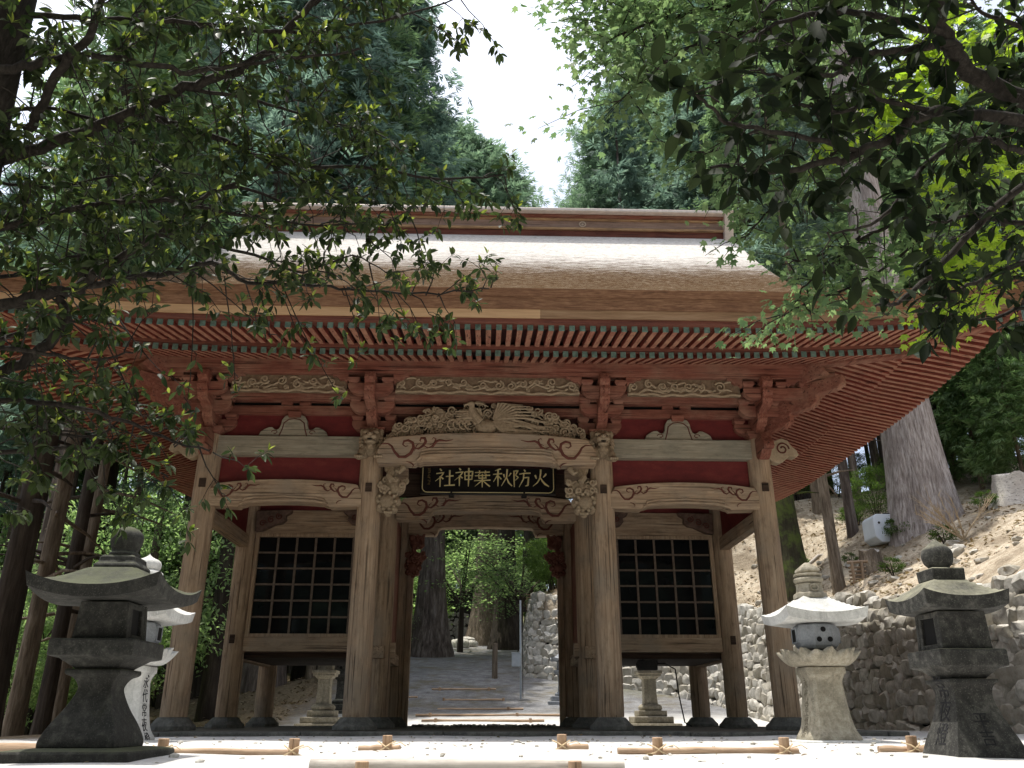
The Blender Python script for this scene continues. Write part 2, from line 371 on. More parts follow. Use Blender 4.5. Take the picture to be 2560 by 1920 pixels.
# ------------------------------------------------------------------ the gate
GATE = empty('shrine_gate', (0, 2.8, -.17), 'large red timber shrine gate with a thick bark roof, open in the middle', 'gate')
def G(mb, name, mats, smooth=None, bevel=.008, parent=None, **k): return mb.obj(name, mats, parent or GATE, smooth, bevel, **k)
def beam(name, x0, x1, y0, y1, z0, z1, mat, parent=None, bevel=.008):
    mb = MB(); mb.box(x0,x1,y0,y1,z0,z1); return G(mb, name, mat, None, bevel, parent)
# --- pillars
XS = (-4.8, -2, 2, 4.8)
for yy in (0, 2.8, 5.6):
    for x in XS:
        r = .205 if yy == 0 else .20; top = 4.57 if yy == 0 else 4.6
        if yy == 5.6 and abs(x) == 4.8 : top = 4.6
        mb = MB(); prof = [(r*.985,0),(r,.05),(r,1.5),(r*.985,3.2),(r*.955,top-.12),(r*.90,top)]
        mb.lathe(prof, x, yy, 32)
        p = G(mb, 'pillar', TANZ if yy == 0 or abs(x) == 2 else TANZ, 50, 0)
        mb = MB(); mb.lathe([(.36,-.19),(.355,-.13),(.30,-.085),(.255,-.03),(.225,-.004),(.16,.0)], x, yy, 8, math.pi/8)
        G(mb, 'base_stone', ST_BASE, 30, .01, p)
        if yy == 0:
            mb = MB(); zz = 3.62 if abs(x) == 2 else 3.68
            sg = .0
            mb.box(x-.055+sg, x+.055+sg, -.225, -.15, zz-.075, zz+.075); G(mb, 'tenon_end', DARKIN, None, .004, p)
            if x in (-2, 2):   # old repair let into the lower shaft
                mb = MB(); a0, a1 = (-2.4,-1.0) if x < 0 else (-2.2,-.7)
                ring = lambda z, rr: [(x+rr*math.cos(a0+(a1-a0)*k/8), yy+rr*math.sin(a0+(a1-a0)*k/8), z) for k in range(9)]
                mb.loft([ring(.03, .2085), ring(1.32, .2085)], cap=False, closed=False); G(mb, 'repair_patch', TANZ, 50, 0, p, fix=False)
        if yy == 2.8 and abs(x) == 4.8:
            s = -1 if x < 0 else 1
            mb = MB(); mb.box(x-.05, x+.05, yy-.212, yy-.15, 1.3, 1.46); G(mb, 'tenon_end', DARKIN, None, .004, p)
# --- carved scroll lines used on the rainbow beams
def spiral(cx, cz, r0, turns, s, a0=0.0, n=22):
    return [(cx+s*r0*(1-.80*t)*math.cos(a0+2*math.pi*turns*t), cz+r0*(1-.80*t)*math.sin(a0+2*math.pi*turns*t)) for t in [i/(n-1) for i in range(n)]]
def line_relief(mb, pts, y, w, h=.012, taper=True):
    n = len(pts); L = []; 
    for i, (x, z) in enumerate(pts):
        a = Vector(pts[min(i+1,n-1)]) - Vector(pts[max(i-1,0)]); a = a.normalized() if a.length > 0 else Vector((1,0))
        t = i/(n-1); ww = w*(math.sin(math.pi*min(1,max(.06,t*.9+.08))) if taper else 1)*.5
        L.append([(x-a.y*ww, y+.004, z+a.x*ww), (x-a.y*ww*.5, y-h, z+a.x*ww*.5), (x+a.y*ww*.5, y-h, z-a.x*ww*.5), (x+a.y*ww, y+.004, z-a.x*ww)])
    mb.loft(L)
def scroll_set(mb, x, z, s, k, y):
    """foliate scroll growing from (x,z) towards s; k = size"""
    P = lambda pts: [(x+s*a*k, z+b*k) for a, b in pts]
    line_relief(mb, P([(-.62,.02),(-.45,.03),(-.34,-.05),(-.26,-.20),(-.12,-.36),(.06,-.36),(.20,-.26),(.28,-.08),(.25,.06),(.12,.13),(0,.10),(-.03,.0),(.05,-.06),(.13,-.03)]), y, .105*k)
    line_relief(mb, P([(.28,-.1),(.42,-.12),(.55,-.02),(.62,.1),(.58,.2),(.48,.2),(.45,.12),(.5,.08)]), y, .10*k)
    line_relief(mb, P([(.56,-.02),(.7,-.1),(.82,-.04),(.9,.09),(1.0,.14),(1.2,.12),(1.4,.16)]), y, .09*k)
    line_relief(mb, P([(.74,.0),(.86,.06),(.9,.18),(.83,.22),(.79,.16)]), y, .045*k)
    line_relief(mb, P([(.3,-.2),(.36,-.02),(.46,.06)]), y, .04*k)
    line_relief(mb, P([(.1,-.5),(.22,-.53),(.3,-.6),(.27,-.68)]), y, .045*k)
def rainbow(name, x0, x1, y0, y1, zt0, zt1, zb0, zb1, step, mat, scroll_k, scroll_z, brow=None, dx=.62):
    """curved tie beam: top rises from zt0 (ends) to zt1, underside from zb0 (ends) up to zb1 past the step"""
    n = 26; c = (x0+x1)/2; hw = (x1-x0)/2; top = []; bot = []
    for i in range(n+1):
        t = -1+2*i/n; e = abs(t)
        z = zt0+(zt1-zt0)*(1-e**2.2)
        if e > .93: z -= (zt0-zb0)*.42*((e-.93)/.07)**1.6
        top.append((c+t*hw, z))
    sx = hw-step
    for u in (-1,-.985): bot.append((c+u*hw, zb0))
    bot += [(c-sx-.05, zb0-.015), (c-sx+.02, zb0-.02), (c-sx+.05, zb0+.01), (c-sx+.10, zb1-.025)]
    for i in range(9): t = -1+2*i/8; bot.append((c+t*(sx-.16), zb1+(1-t*t)*.025))
    bot += [(c+sx-.10, zb1-.025), (c+sx-.05, zb0+.01), (c+sx-.02, zb0-.02), (c+sx+.05, zb0-.015)]
    for u in (.985,1): bot.append((c+u*hw, zb0))
    mb = MB(); mb.prism(top[::-1]+bot, y0, y1); o = G(mb, name, mat, None, .018)
    for s in (-1,1): mb = MB(); scroll_set(mb, c+s*(hw-dx*scroll_k), scroll_z, -s, scroll_k, y0); G(mb, 'carved_scroll', CARVE_DK, 60, 0, o)
    if brow:
        mb = MB(); a, b2_ = brow
        for q in range(3 if a > 2 else 2):
            zz = (a+.06 if a > 2 else zb1+.02)+q*b2_*(1 if a > 2 else .055)
            mb.tube([(c-sx+.06+q*.03, y0-.004, zb0+.03), (c-sx+.13, y0-.012, zz-.01), (c-sx+.28, y0-.014, zz+.02), (c, y0-.014, zz+.04), (c+sx-.28, y0-.014, zz+.02), (c+sx-.13, y0-.012, zz-.01), (c+sx-.06-q*.03, y0-.004, zb0+.03)], .026-.005*q, 8)
        G(mb, 'brow_moulding', mat, 60, 0, o)
    return o
for s in (-1, 1):
    a, b = (-4.72,-2.1) if s < 0 else (2.1,4.72)
    rainbow('rainbow_beam', a, b, -.16, .13, 3.66, 3.765, 3.30, 3.345, .52, TANX, .40, 3.60, (1,1), .78)
rainbow('rainbow_beam', -1.86, 1.86, -.46, -.16, 4.40, 4.53, 3.985, 4.005, .62, TANX, .60, 4.30, (4.04,.055), .74)
rainbow('rainbow_beam', -1.83, 1.83, 2.62, 2.92, 4.12, 4.24, 3.70, 3.86, .62, TANX, .62, 4.02, (1,1), .72)
rainbow('rainbow_beam', -1.83, 1.83, 5.45, 5.72, 4.42, 4.52, 3.98, 4.14, .62, TANX, .62, 4.34, None, .72)
# --- head beams, red panels, nosings
for s in (-1, 1):
    a, b = (-4.66,-2.13) if s < 0 else (2.13,4.66)
    beam('head_beam', a, b, -.13, .11, 4.20, 4.545, GREYX)
    beam('wall_panel', a-.05, b+.05, .02, .06, 3.5, 4.20, PANEL)
    beam('wall_panel', a-.05, b+.05, .03, .07, 4.545, 5.0, PANEL)
    # frog-leg strut
    c = (a+b)/2; mb = MB(); half = [(.0,4.955),(.09,4.955),(.17,4.93),(.215,4.86),(.225,4.77),(.25,4.70),(.29,4.675),(.33,4.69),(.37,4.725),(.43,4.72),(.50,4.685),(.56,4.64),(.575,4.60),(.60,4.55)]
    mb.prism([(c+u*1.02, z) for u, z in half] + [(c-u*1.02, z) for u, z in half[::-1][:-1]] , -.075, .03)
    o = G(mb, 'frog_leg_strut', GREYX, None, .01)
    mb = MB(); mb.tube([(c-.24,-.082,4.56),(c-.20,-.084,4.68),(c-.175,-.086,4.80),(c-.09,-.086,4.865),(c,-.086,4.88),(c+.09,-.086,4.865),(c+.175,-.086,4.80),(c+.20,-.084,4.68),(c+.24,-.082,4.56)], .009, 6)
    for q in (-1,1): mb.tube([(c+q*(.33+.05*math.cos(t)), -.08, 4.63+.03*math.sin(t)) for t in [i*.7 for i in range(8)]], .007, 5)
    G(mb, 'carved_line', CARVE_DK, 60, 0, o)
    mb = MB(); mb.box(c-.12, c+.12, -.14, .04, 4.90, 5.0, .015); G(mb, 'bearing_block', REDX)
    # carved nosing past the corner pillar
    mb = MB(); q = 4.97*s; pts = [(0,4.22),(0,4.54),(.12,4.55),(.25,4.60),(.36,4.56),(.42,4.46),(.50,4.38),(.53,4.29),(.46,4.25),(.36,4.27),(.28,4.20),(.16,4.14),(.06,4.16)]
    mb.prism([(q+s*u, z) for u, z in pts], -.10, .08); o = G(mb, 'beam_nosing', CARVE, None, .012)
    mb = MB(); mb.tube([(q+s*.25+s*.12*(1-t*.75)*math.cos(9*t), -.105, 4.40+.12*(1-t*.75)*math.sin(9*t)) for t in [i/20 for i in range(21)]], .014, 6); G(mb, 'carved_scroll', CARVE_DK, 60, 0, o)
    # the same nosing pointing to the front
    mb = MB(); mb.prism([(-.18-u*.9, z) for u, z in pts], s*4.8-.09, s*4.8+.09, 'x'); G(mb, 'beam_nosing', RED[1], None, .012)
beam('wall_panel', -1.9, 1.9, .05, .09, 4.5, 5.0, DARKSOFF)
# --- long beams of the bracket zone
beam('bracket_beam', -5.3, 5.3, -.06, .06, 4.972, 5.135, REDX)
beam('slot_board', -5.2, 5.2, .03, .055, 5.135, 5.24, HOLE)
beam('bracket_beam', -5.3, 5.3, -.055, .06, 5.212, 5.30, REDX)
for s in (-1, 0, 1):
    for q in (-.16, .16):
        c = s*3.4 if s else 0
        if s: beam('slot_block', c+q-.10, c+q+.10, -.065, .03, 5.137, 5.21, REDX)
beam('bracket_beam', -5.75, 5.75, -.42, -.30, 5.135, 5.285, REDX)
beam('bracket_beam', -5.7, 5.7, -.405, -.30, 5.285, 5.34, BROWNX)
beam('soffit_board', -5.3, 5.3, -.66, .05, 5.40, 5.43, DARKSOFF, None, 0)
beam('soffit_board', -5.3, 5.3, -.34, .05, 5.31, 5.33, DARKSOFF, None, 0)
for s in (-1, 1):
    x0, x1 = (s*4.8-.06, s*4.8+.06)
    beam('bracket_beam', x0, x1, .07, 6.0, 4.972, 5.30, REDY)
    beam('wall_panel', s*4.8-.02, s*4.8+.02, .2, 5.4, 4.2, 4.97, PANEL)
    beam('head_beam', s*4.8-.11, s*4.8+.11, .19, 5.42, 4.20, 4.545, TANY)
    beam('side_tie_beam', s*4.8-.09, s*4.8+.09, .19, 2.62, 3.12, 3.36, TANY)
    beam('wall_panel', s*4.8-.02, s*4.8+.02, .19, 2.62, 3.37, 4.19, PANEL)
    xx = sorted((s*5.155, s*5.275)); beam('bracket_beam', xx[0], xx[1], -.30, 5.9, 5.14, 5.34, REDY)
    xx = sorted((s*5.385, s*5.615)); beam('eave_purlin', xx[0], xx[1], -.58, 6.2, 5.53, 5.735, REDY)
    xx = sorted((s*4.86, s*5.46)); beam('soffit_board', xx[0], xx[1], -.3, 5.9, 5.40, 5.43, DARKSOFF, None, 0)
beam('eave_purlin', -6.05, 6.05, -.82, -.585, 5.53, 5.74, REDX)
beam('purlin_strip', -5.9, 5.9, -.79, -.62, 5.462, 5.53, RED[0])
# --- bracket sets
def arm_poly(c, hw, z0, z1):
    h = z1-z0; q = [(hw,z1),(hw,z1-.35*h),(hw-.03,z1-.6*h),(hw-.09,z0+.12*h),(hw-.17,z0)]
    return [(c+u,z) for u,z in q] + [(c-u,z) for u,z in q[::-1]]
def masu(mb, x, y, z0, z1, w):
    h = z1-z0; zz = [z0, z0+.12*h, z0+.5*h, z1]; ww = [w*.72, w*.75, w, w]
    mb.loft([[(x-a/2,y-a/2,z),(x+a/2,y-a/2,z),(x+a/2,y+a/2,z),(x-a/2,y+a/2,z)] for a, z in zip(ww, zz)])
TIERS = [(0.0,4.65,4.86,4.965),(-.355,4.88,5.09,5.20),(-.70,5.10,5.30,5.40)]
def bracket(x, corner=0):
    root = None
    mb = MB()
    mb.loft([[(x-a,-a,z),(x+a,-a,z),(x+a,a,z),(x-a,a,z)] for a, z in ((.15,4.565),(.16,4.60),(.215,4.655),(.215,4.70))])
    root = G(mb, 'bracket_set', REDX, None, .008)
    for i, (y, z0, z1, z2) in enumerate(TIERS):
        mb = MB(); mb.prism(arm_poly(x, .385, z0, z1), y-.075, y+.075); G(mb, 'bracket_arm', REDX, None, .008, root)
        for q in (-.29, 0, .29):
            mb = MB(); masu(mb, x+q, y, z1+.002, z2, .205); G(mb, 'bearing_block', REDX, None, .006, root)
        # arm stepping out to the front
        yo = y-.35 if i < 2 else y-.20
        mb = MB(); h = z1-z0
        prof = [(y+.06,z0+.004),(yo-.02,z0+.09),(yo-.09,z0+.12),(yo-.13,z0+.19),(yo-.13,z1+.07),(y+.06,z1+.07)]
        if i == 2: prof = [(y+.06,z0+.004),(y-.17,z0+.03),(y-.21,z0+.10),(y-.19,z0+.17),(y-.25,z0+.25),(y-.22,z0+.36),(y+.06,z0+.36)]
        mb.prism(prof, x-.088, x+.088, 'x'); G(mb, 'forward_arm', REDY, None, .01, root)
    # carved wings at the top
    for s in (-1,1):
        mb = MB(); pts = [(.38,5.40),(.40,5.30),(.46,5.36),(.52,5.35),(.58,5.42),(.66,5.43),(.64,5.46),(.38,5.462)]
        mb.prism([(x+s*u,z) for u,z in pts], -.78, -.62); G(mb, 'carved_wing', RED[0], None, .008, root)
    if corner:
        s = corner
        for i, (y, z0, z1, z2) in enumerate(TIERS):
            xx = x - s*y
            mb = MB(); mb.prism(arm_poly(0, .385, z0, z1), xx-.075, xx+.075, 'x'); G(mb, 'bracket_arm', REDY, None, .008, root)
            for q in (-.29, .29):
                mb = MB(); masu(mb, xx, q, z1+.002, z2, .205); G(mb, 'bearing_block', REDX, None, .006, root)
            if i:   # blocks and long arms that cross at the corner
                mb = MB(); o = -y; mb.prism(arm_poly(x+s*o*.5, .385+o*.5, z0+.003, z1-.003), y-.07, y+.07); G(mb, 'bracket_arm', REDX, None, .008, root)
                mb = MB(); masu(mb, x+s*o, y, z1+.002, z2, .21); G(mb, 'bearing_block', REDX, None, .006, root)
                mb = MB(); masu(mb, x+s*(o+.29), y, z1+.002, z2, .20); G(mb, 'bearing_block', REDX, None, .006, root)
            # diagonal arm
            L0, L1 = -y, -y+.46; 
            pz = [(L0-.05,z0+.01),(L1-.05,z0+.04),(L1+.04,z0+.11),(L1+.05,z1+.06),(L0-.05,z1+.06)]
            mb = MB(); d = Vector((s,-1,0)).normalized(); w_ = Vector((-d.y,d.x,0))*.085
            P = [Vector((x,0,0)) + d*(u*1.414) + Vector((0,0,z)) for u, z in pz]
            n = len(P); mb.add([p-w_ for p in P]+[p+w_ for p in P], [tuple(range(n)), tuple(range(2*n-1,n-1,-1))]+[(k,n+k,n+(k+1)%n,(k+1)%n) for k in range(n)])
            G(mb, 'diagonal_arm', REDY, None, .01, root)
        # carved tail beam under the hip
        mb = MB(); d = Vector((s,-1,0)).normalized(); w_ = Vector((-d.y,d.x,0))*.10
        pz = [(.75,5.34),(1.05,5.40),(1.16,5.50),(1.10,5.60),(1.20,5.72),(1.16,5.84),(.75,5.84)]
        P = [Vector((x,0,0)) + d*(u*1.25) + Vector((0,0,z)) for u, z in pz]; n = len(P)
        mb.add([p-w_ for p in P]+[p+w_ for p in P], [tuple(range(n)), tuple(range(2*n-1,n-1,-1))]+[(k,n+k,n+(k+1)%n,(k+1)%n) for k in range(n)])
        G(mb, 'carved_tail', RED[0], None, .012, root)
for x in XS: bracket(x, 0 if abs(x) < 3 else (1 if x > 0 else -1))
FRZ = flat('frieze_ground', (.20,.14,.09), .85, 16, .4)
def remesh(o, vox, smooth=True):
    r = o.modifiers.new('remesh', 'REMESH'); r.mode = 'VOXEL'; r.voxel_size = vox; r.use_smooth_shade = smooth; return o
# --- cloud friezes between the brackets
def cloud_frieze(x0, x1, y, z0, z1, seed):
    q = random.Random(seed); mb = MB(); mb.box(x0, x1, y+.012, y+.07, z0, z1); fr = G(mb, 'cloud_frieze', FRZ, None, 0); mb = MB()
    H = z1-z0; x = x0+.1
    n = int((x1-x0)/.03); mb.tube([(x0+(x1-x0)*i/n, y, z0+.02+.012*math.sin(i*.55)+.01*math.sin(i*.21)) for i in range(n+1)], .026, 6)
    while x < x1-.12:
        s = q.choice((-1,1)); r = q.uniform(.055,.095); cz = z0+H*q.uniform(.45,.72)
        pts = spiral(x, cz, r, 1.5, s, q.uniform(0,6.28)); m_ = len(pts)
        mb.tube([(a, y-.016, b) for a, b in pts], [.021*(1-.45*i/m_) for i in range(m_)], 6)
        tail = [(x+s*(r*.9+.05*i), y-.004, cz-r*.4+math.sin(i*1.1+r*40)*.03-.012*i) for i in range(q.randint(5,9))]
        tail = [(min(x1-.03,max(x0+.03,a)), b, min(z1-.03,max(z0+.04,c_))) for a, b, c_ in tail]
        mb.tube(tail, [.024*(1-.8*i/len(tail)) for i in range(len(tail))], 6)
        for _ in range(2):
            xs_ = q.uniform(x-.1,x+.15); zs_ = z0+H*q.uniform(.15,.85); Ls = q.uniform(.12,.3); ts = [(min(x1-.03,max(x0+.03,xs_+Ls*i/6)), y-.004, zs_+.02*math.sin(i*.9+x*9)) for i in range(7)]; mb.tube(ts, [.006,.016,.022,.024,.02,.014,.005], 6)
        if q.random() < .5:
            cz2 = z0+H*q.uniform(.2,.35); pts = spiral(x+.08, cz2, r*.6, 1.3, -s, q.uniform(0,6)); mb.tube([(a, y-.006, b) for a, b in pts], .014, 5)
        x += q.uniform(.2,.34)
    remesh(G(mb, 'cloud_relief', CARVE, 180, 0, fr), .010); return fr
cloud_frieze(-4.38, -2.42, -.70, 5.15, 5.46, 1); cloud_frieze(-1.58, 1.58, -.70, 5.15, 5.46, 2); cloud_frieze(2.42, 4.38, -.70, 5.15, 5.46, 3)
# --- phoenix carving over the middle bay
def archz(x): return 4.60 + .53*max(0, 1-(abs(x)/1.72)**3.0)
q = random.Random(11); mb = MB(); Y = -.30
for k in range(250):
    x = q.uniform(-1.68,1.68); hi = archz(x)-.04; lo = 4.50-.08*(abs(x)/1.6)**2
    z = lo+.02 if hi-lo < .05 else q.uniform(lo, hi)
    if -.42 < x < -.14 and z > 4.85 and q.random() < .8: continue
    if x > .3 and q.random() < .25: continue
    r = q.uniform(.04,.095); dpt = q.uniform(-.02,.09); s_ = q.choice((-1,1)); pts = spiral(x, z, r, 1.5, s_, q.uniform(0,6.3)); n = len(pts)
    mb.tube([(a, Y+dpt, max(lo-.02,min(archz(a)+.01,b))) for a, b in pts], [.021*(1-.5*i/n) for i in range(n)], 6)
    s = 1 if x > 0 else -1; L = q.uniform(.12,.34)
    t = [(x+s*L*i/7, Y+dpt+.02, max(lo-.03, min(archz(x+s*L*i/7), z-r*.8+.025*math.sin(i*1.3)-.10*(i/7)**2))) for i in range(8)]; t = [p for p in t if abs(p[0]) < 1.68]
    if len(t) > 2: mb.tube(t, [.022*(1-.75*i/8) for i in range(len(t))], 6)
# bird: body, neck, head, crest, wings and trailing tail feathers
mb.ball((-.02,Y-.03,4.68), (.20,.11,.14), 2, .05); mb.tube([(-.12,Y-.07,4.76),(-.22,Y-.11,4.86),(-.28,Y-.15,4.96),(-.27,Y-.18,5.03)], [.085,.07,.055,.05], 10)
mb.ball((-.29,Y-.19,5.04), (.07,.06,.05), 2, .06); mb.tube([(-.33,Y-.22,5.03),(-.39,Y-.24,5.0),(-.41,Y-.24,4.96)], [.025,.017,.006], 6)
for i in range(4): mb.tube([(-.25,Y-.16,5.07),(-.17+.03*i,Y-.14,5.10-.015*i),(-.07+.03*i,Y-.12,5.10-.03*i)], [.014,.016,.006], 5)
for s, bx in ((-1,-.08),(1,.10)):
    for i in range(9):
        a = .05+.20*i; L = (.80 if s > 0 else .55)-.03*abs(i-3)
        mb.tube([(bx,Y-.08,4.80), (bx+s*L*.55*math.cos(a*.8), Y-.13, 4.80+L*.45*math.sin(a*.8)), (bx+s*L*math.cos(a*.75), Y-.09, min(archz(bx+s*L)-.0, 4.80+L*.52*math.sin(a*.75)))], [.020,.022,.009], 6)
for i in range(11):
    z = 4.86-.035*i; x1 = 1.0+.05*(i%4); 
    mb.tube([(.1,Y-.07,4.74),(.34,Y-.08,z+.03*math.sin(i)),(.62,Y-.06,z-.02+.05*math.sin(i*1.7)),(x1,Y-.02,max(4.50,z-.10+.06*math.sin(i*2.3)))], [.035,.03,.026,.008], 6)
for i in range(4): mb.tube([(-.3-.1*i+.09*math.cos(t), Y-.08, 4.70+.09*math.sin(t)) for t in [k*.7 for k in range(8)]], [.034-.003*k for k in range(8)], 6)
for i in range(7):   # low ribs that tie the carving together along the beam
    x = -1.5+.5*i; mb.tube([(x,Y+.06,4.50-.08*(abs(x)/1.6)**2),(x+.16,Y+.02,4.56-.08*(abs(x)/1.6)**2),(x+.34,Y+.03,4.515-.08*(abs(x+.3)/1.6)**2)], [.03,.05,.03], 6)
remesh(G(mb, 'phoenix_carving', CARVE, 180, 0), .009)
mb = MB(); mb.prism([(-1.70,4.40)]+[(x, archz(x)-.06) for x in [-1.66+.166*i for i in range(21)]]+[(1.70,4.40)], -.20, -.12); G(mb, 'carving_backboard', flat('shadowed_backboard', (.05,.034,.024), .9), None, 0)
# --- carved lions on the two middle pillars (faces front)
def lion(cx):
    q = random.Random(int(cx*10)+50); mb = MB(); B = lambda x,y,z,r,sub=2: mb.ball((cx+x, -.16+y, 4.40+z), r, sub)
    B(0,-.06,.10,(.165,.16,.15)); B(0,-.20,.055,(.115,.10,.085)); B(0,-.29,.095,(.05,.035,.035)); B(0,-.22,-.035,(.10,.085,.035))
    for s in (-1,1):
        B(s*.075,-.19,.155,(.062,.05,.035)); B(s*.072,-.205,.115,(.03,.025,.026),1); B(s*.16,-.06,.19,(.05,.04,.07)); B(s*.062,-.275,.05,(.05,.04,.04))
        B(s*.045,-.265,-.01,(.014,.014,.03),1)
        for k in range(5): B(s*(.155+.02*math.sin(k)), -.06-.02*k, .14-.07*k, .048+.01*q.random(), 1)
        B(s*.11,-.06,-.16,(.10,.13,.13)); 
        mb.tube([(cx+s*.12,-.24,4.26),(cx+s*.155,-.34,4.19),(cx+s*.16,-.37,4.11)], [.075,.062,.055], 8)
        B(s*.165,-.24,-.305,(.075,.085,.05))
        for k in range(4): B(s*.165-.055+.037*k, -.315, -.315, (.021,.04,.034), 1)
    for k in range(6): B(-.13+.052*k, -.05, .245-.006*(k-2.5)**2, .045, 1)
    B(0,-.08,-.12,(.14,.13,.14)); B(0,-.17,-.10,(.07,.06,.09),1)
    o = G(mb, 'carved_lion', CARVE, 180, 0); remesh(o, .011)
    mb = MB()
    for s in (-1,1): mb.ball((cx+s*.072, -.16-.232, 4.517), (.012,.008,.012), 1); mb.ball((cx+s*.022, -.16-.318, 4.495), (.01,.008,.008), 1)
    mb.ball((cx, -.16-.285, 4.40+.005), (.055,.02,.012), 1); G(mb, 'face_hollow', HOLE, 60, 0, o)
lion(-2.0); lion(2.0)
def corbel(sx, y, z0, k, mat, seed):
    """stacked beast and peony carving at the inner side of a middle pillar; sx = side"""
    q = random.Random(seed); mb = MB(); X = lambda u: sx*(1.78-u)
    def B(u, v, z, r, sub=2): mb.ball((X(u*k), y-v*k, z0+z*k), tuple(a*k for a in (r if hasattr(r,'__len__') else (r,)*3)), sub)
    # beast above: head turned to the front, trunk, ears, shoulder
    B(.16,.06,.80,(.16,.15,.17)); B(.27,.12,.90,(.12,.12,.11)); B(.33,.2,.82,(.06,.07,.10)); B(.2,.17,.98,(.05,.04,.06),1); B(.36,.12,1.0,(.05,.04,.06),1); B(.08,.1,.93,(.10,.1,.10))
    mb.tube([(X(.33*k),y-.22*k,z0+.80*k),(X(.36*k),y-.30*k,z0+.70*k),(X(.30*k),y-.33*k,z0+.62*k),(X(.24*k),y-.31*k,z0+.66*k)], [.06*k,.05*k,.038*k,.025*k], 8)
    mb.tube([(X(.16*k),y-.14*k,z0+.72*k),(X(.12*k),y-.22*k,z0+.58*k),(X(.18*k),y-.25*k,z0+.50*k)], [.075*k,.06*k,.055*k], 8)
    # foliage band
    for j in range(26):
        a = q.uniform(-.05,.42); z = q.uniform(.28,.55); s = q.choice((-1,1)); r = q.uniform(.035,.07)
        pts = spiral(0,0,r,1.4,s,q.uniform(0,6)); n = len(pts); v = q.uniform(.08,.22)
        mb.tube([(X((a+px_)*k), y-(v)*k, z0+(z+pz_)*k) for px_, pz_ in pts], [.022*k*(1-.4*i/n) for i in range(n)], 6)
    B(.18,.05,.42,(.22,.14,.17))
    # ball and paws below
    B(.10,.12,.16,(.145,.145,.145),3); B(.0,.1,.05,(.09,.09,.08)); B(.22,.13,.02,(.075,.09,.07)); B(.13,.15,-.05,(.06,.07,.05)); B(.26,.1,.17,(.08,.09,.09)); B(-.04,.1,.22,(.08,.09,.1))
    for j in range(4): B(.08+.035*j, .22, -.04, .028, 1)
    for j in range(10): a = j*.63; B(.10+.15*math.cos(a), .2, .16+.15*math.sin(a), .035, 1)
    o = G(mb, 'carved_beast_corbel', mat, 180, 0); remesh(o, .012)
corbel(-1, -.02, 3.22, 1.0, CARVE, 3); corbel(1, -.02, 3.22, 1.0, CARVE, 4)
corbel(-1, 5.55, 3.05, .9, CARVE_RED, 5); corbel(1, 5.55, 3.05, .9, CARVE_RED, 6)
AGED = flat('aged_dark_carving', (.15,.095,.07), .85, 9, .5)
LATT = flat('aged_lattice_wood', (.17,.13,.10), .85, 14, .3)
# --- guardian rooms on both sides of the passage
for s in (-1, 1):
    X0, X1 = sorted((s*2.17, s*4.63))
    beam('sill_beam', X0+.02, X1-.02, 2.69, 2.91, 1.16, 1.43, TANX)
    beam('lintel_board', X0+.02, X1-.02, 2.74, 2.86, 3.42, 3.90, TANX)
    beam('wall_panel', X0, X1, 2.80, 2.84, 3.90, 4.97, PANEL)
    a, b, z0, z1 = X0+.03, X1-.03, 1.43, 3.42
    mb = MB(); mb.box(a, a+.075, 2.70, 2.78, z0, z1); mb.box(b-.075, b, 2.70, 2.78, z0, z1); mb.box(a+.076, b-.076, 2.70, 2.78, z1-.07, z1-.001); mb.box(a+.076, b-.076, 2.70, 2.78, z0+.001, z0+.06)
    o = G(mb, 'lattice_window', DARKIN if 0 else TANZ, None, .004)
    mb = MB(); nx, nzz = 6, 6
    for i in range(1, nx): u = a+.075+(b-a-.15)*i/nx; mb.box(u-.020, u+.020, 2.712, 2.745, z0+.06, z1-.07)
    for j in range(1, nzz): u = z0+.06+(z1-z0-.13)*j/nzz; mb.box(a+.075, b-.075, 2.722, 2.755, u-.017, u+.017)
    G(mb, 'lattice', LATT, None, 0, o)
    mb = MB(); mb.box(a+.07, b-.07, 2.762, 2.768, z0+.05, z1-.06); G(mb, 'pane', PANE, None, 0, o)
    beam('room_wall', X0, X1, 5.58, 5.62, 1.2, 4.2, DARKIN, None, 0)
    xx = sorted((s*1.985, s*2.015)); beam('room_wall', xx[0], xx[1], 2.99, 5.41, 1.3, 4.1, REDZ, None, 0)
    xx = sorted((s*4.785, s*4.815)); beam('room_wall', xx[0], xx[1], 2.99, 5.41, 1.3, 4.19, REDZ, None, 0)
    beam('room_floor', X0-.1, X1+.1, 2.92, 5.5, 1.06, 1.16, DARKIN, None, 0)
    xx = sorted((s*1.9, s*2.1)); beam('floor_beam', xx[0], xx[1], 2.45, 5.42, 1.03, 1.25, TANY)
    xx = sorted((s*4.71, s*4.89)); beam('floor_beam', xx[0], xx[1], 2.99, 5.42, 1.03, 1.25, TANY)
    # beam end painted pale, beside the passage
    xx = sorted((s*1.72, s*1.89)); beam('beam_end', xx[0], xx[1], 2.72, 2.88, 1.05, 1.33, TANX)
    # carved nosings under the tie beam
    for c, d in ((X0+.02, 1), (X1-.02, -1)):
        mb = MB(); pts = [(0,3.86),(0,3.44),(.16,3.46),(.28,3.52),(.40,3.58),(.52,3.60),(.60,3.68),(.58,3.76),(.68,3.82),(.70,3.88)]
        mb.prism([(c+d*u, z) for u, z in pts], 2.60, 2.735); o = G(mb, 'carved_bracket', AGED, None, .012)
        mb = MB()
        for t_ in range(3): mb.tube([(a_, 2.595, b_) for a_, b_ in spiral(c+d*(.14+.16*t_), 3.60+.07*t_, .07, 1.4, d, t_)], .013, 6)
        G(mb, 'carved_scroll', CARVE_DK, 60, 0, o)
    # ceiling over the front aisle
    beam('ceiling_board', X0-.2, X1+.2, .12, 2.72, 4.62, 4.66, DARKSOFF, None, 0)
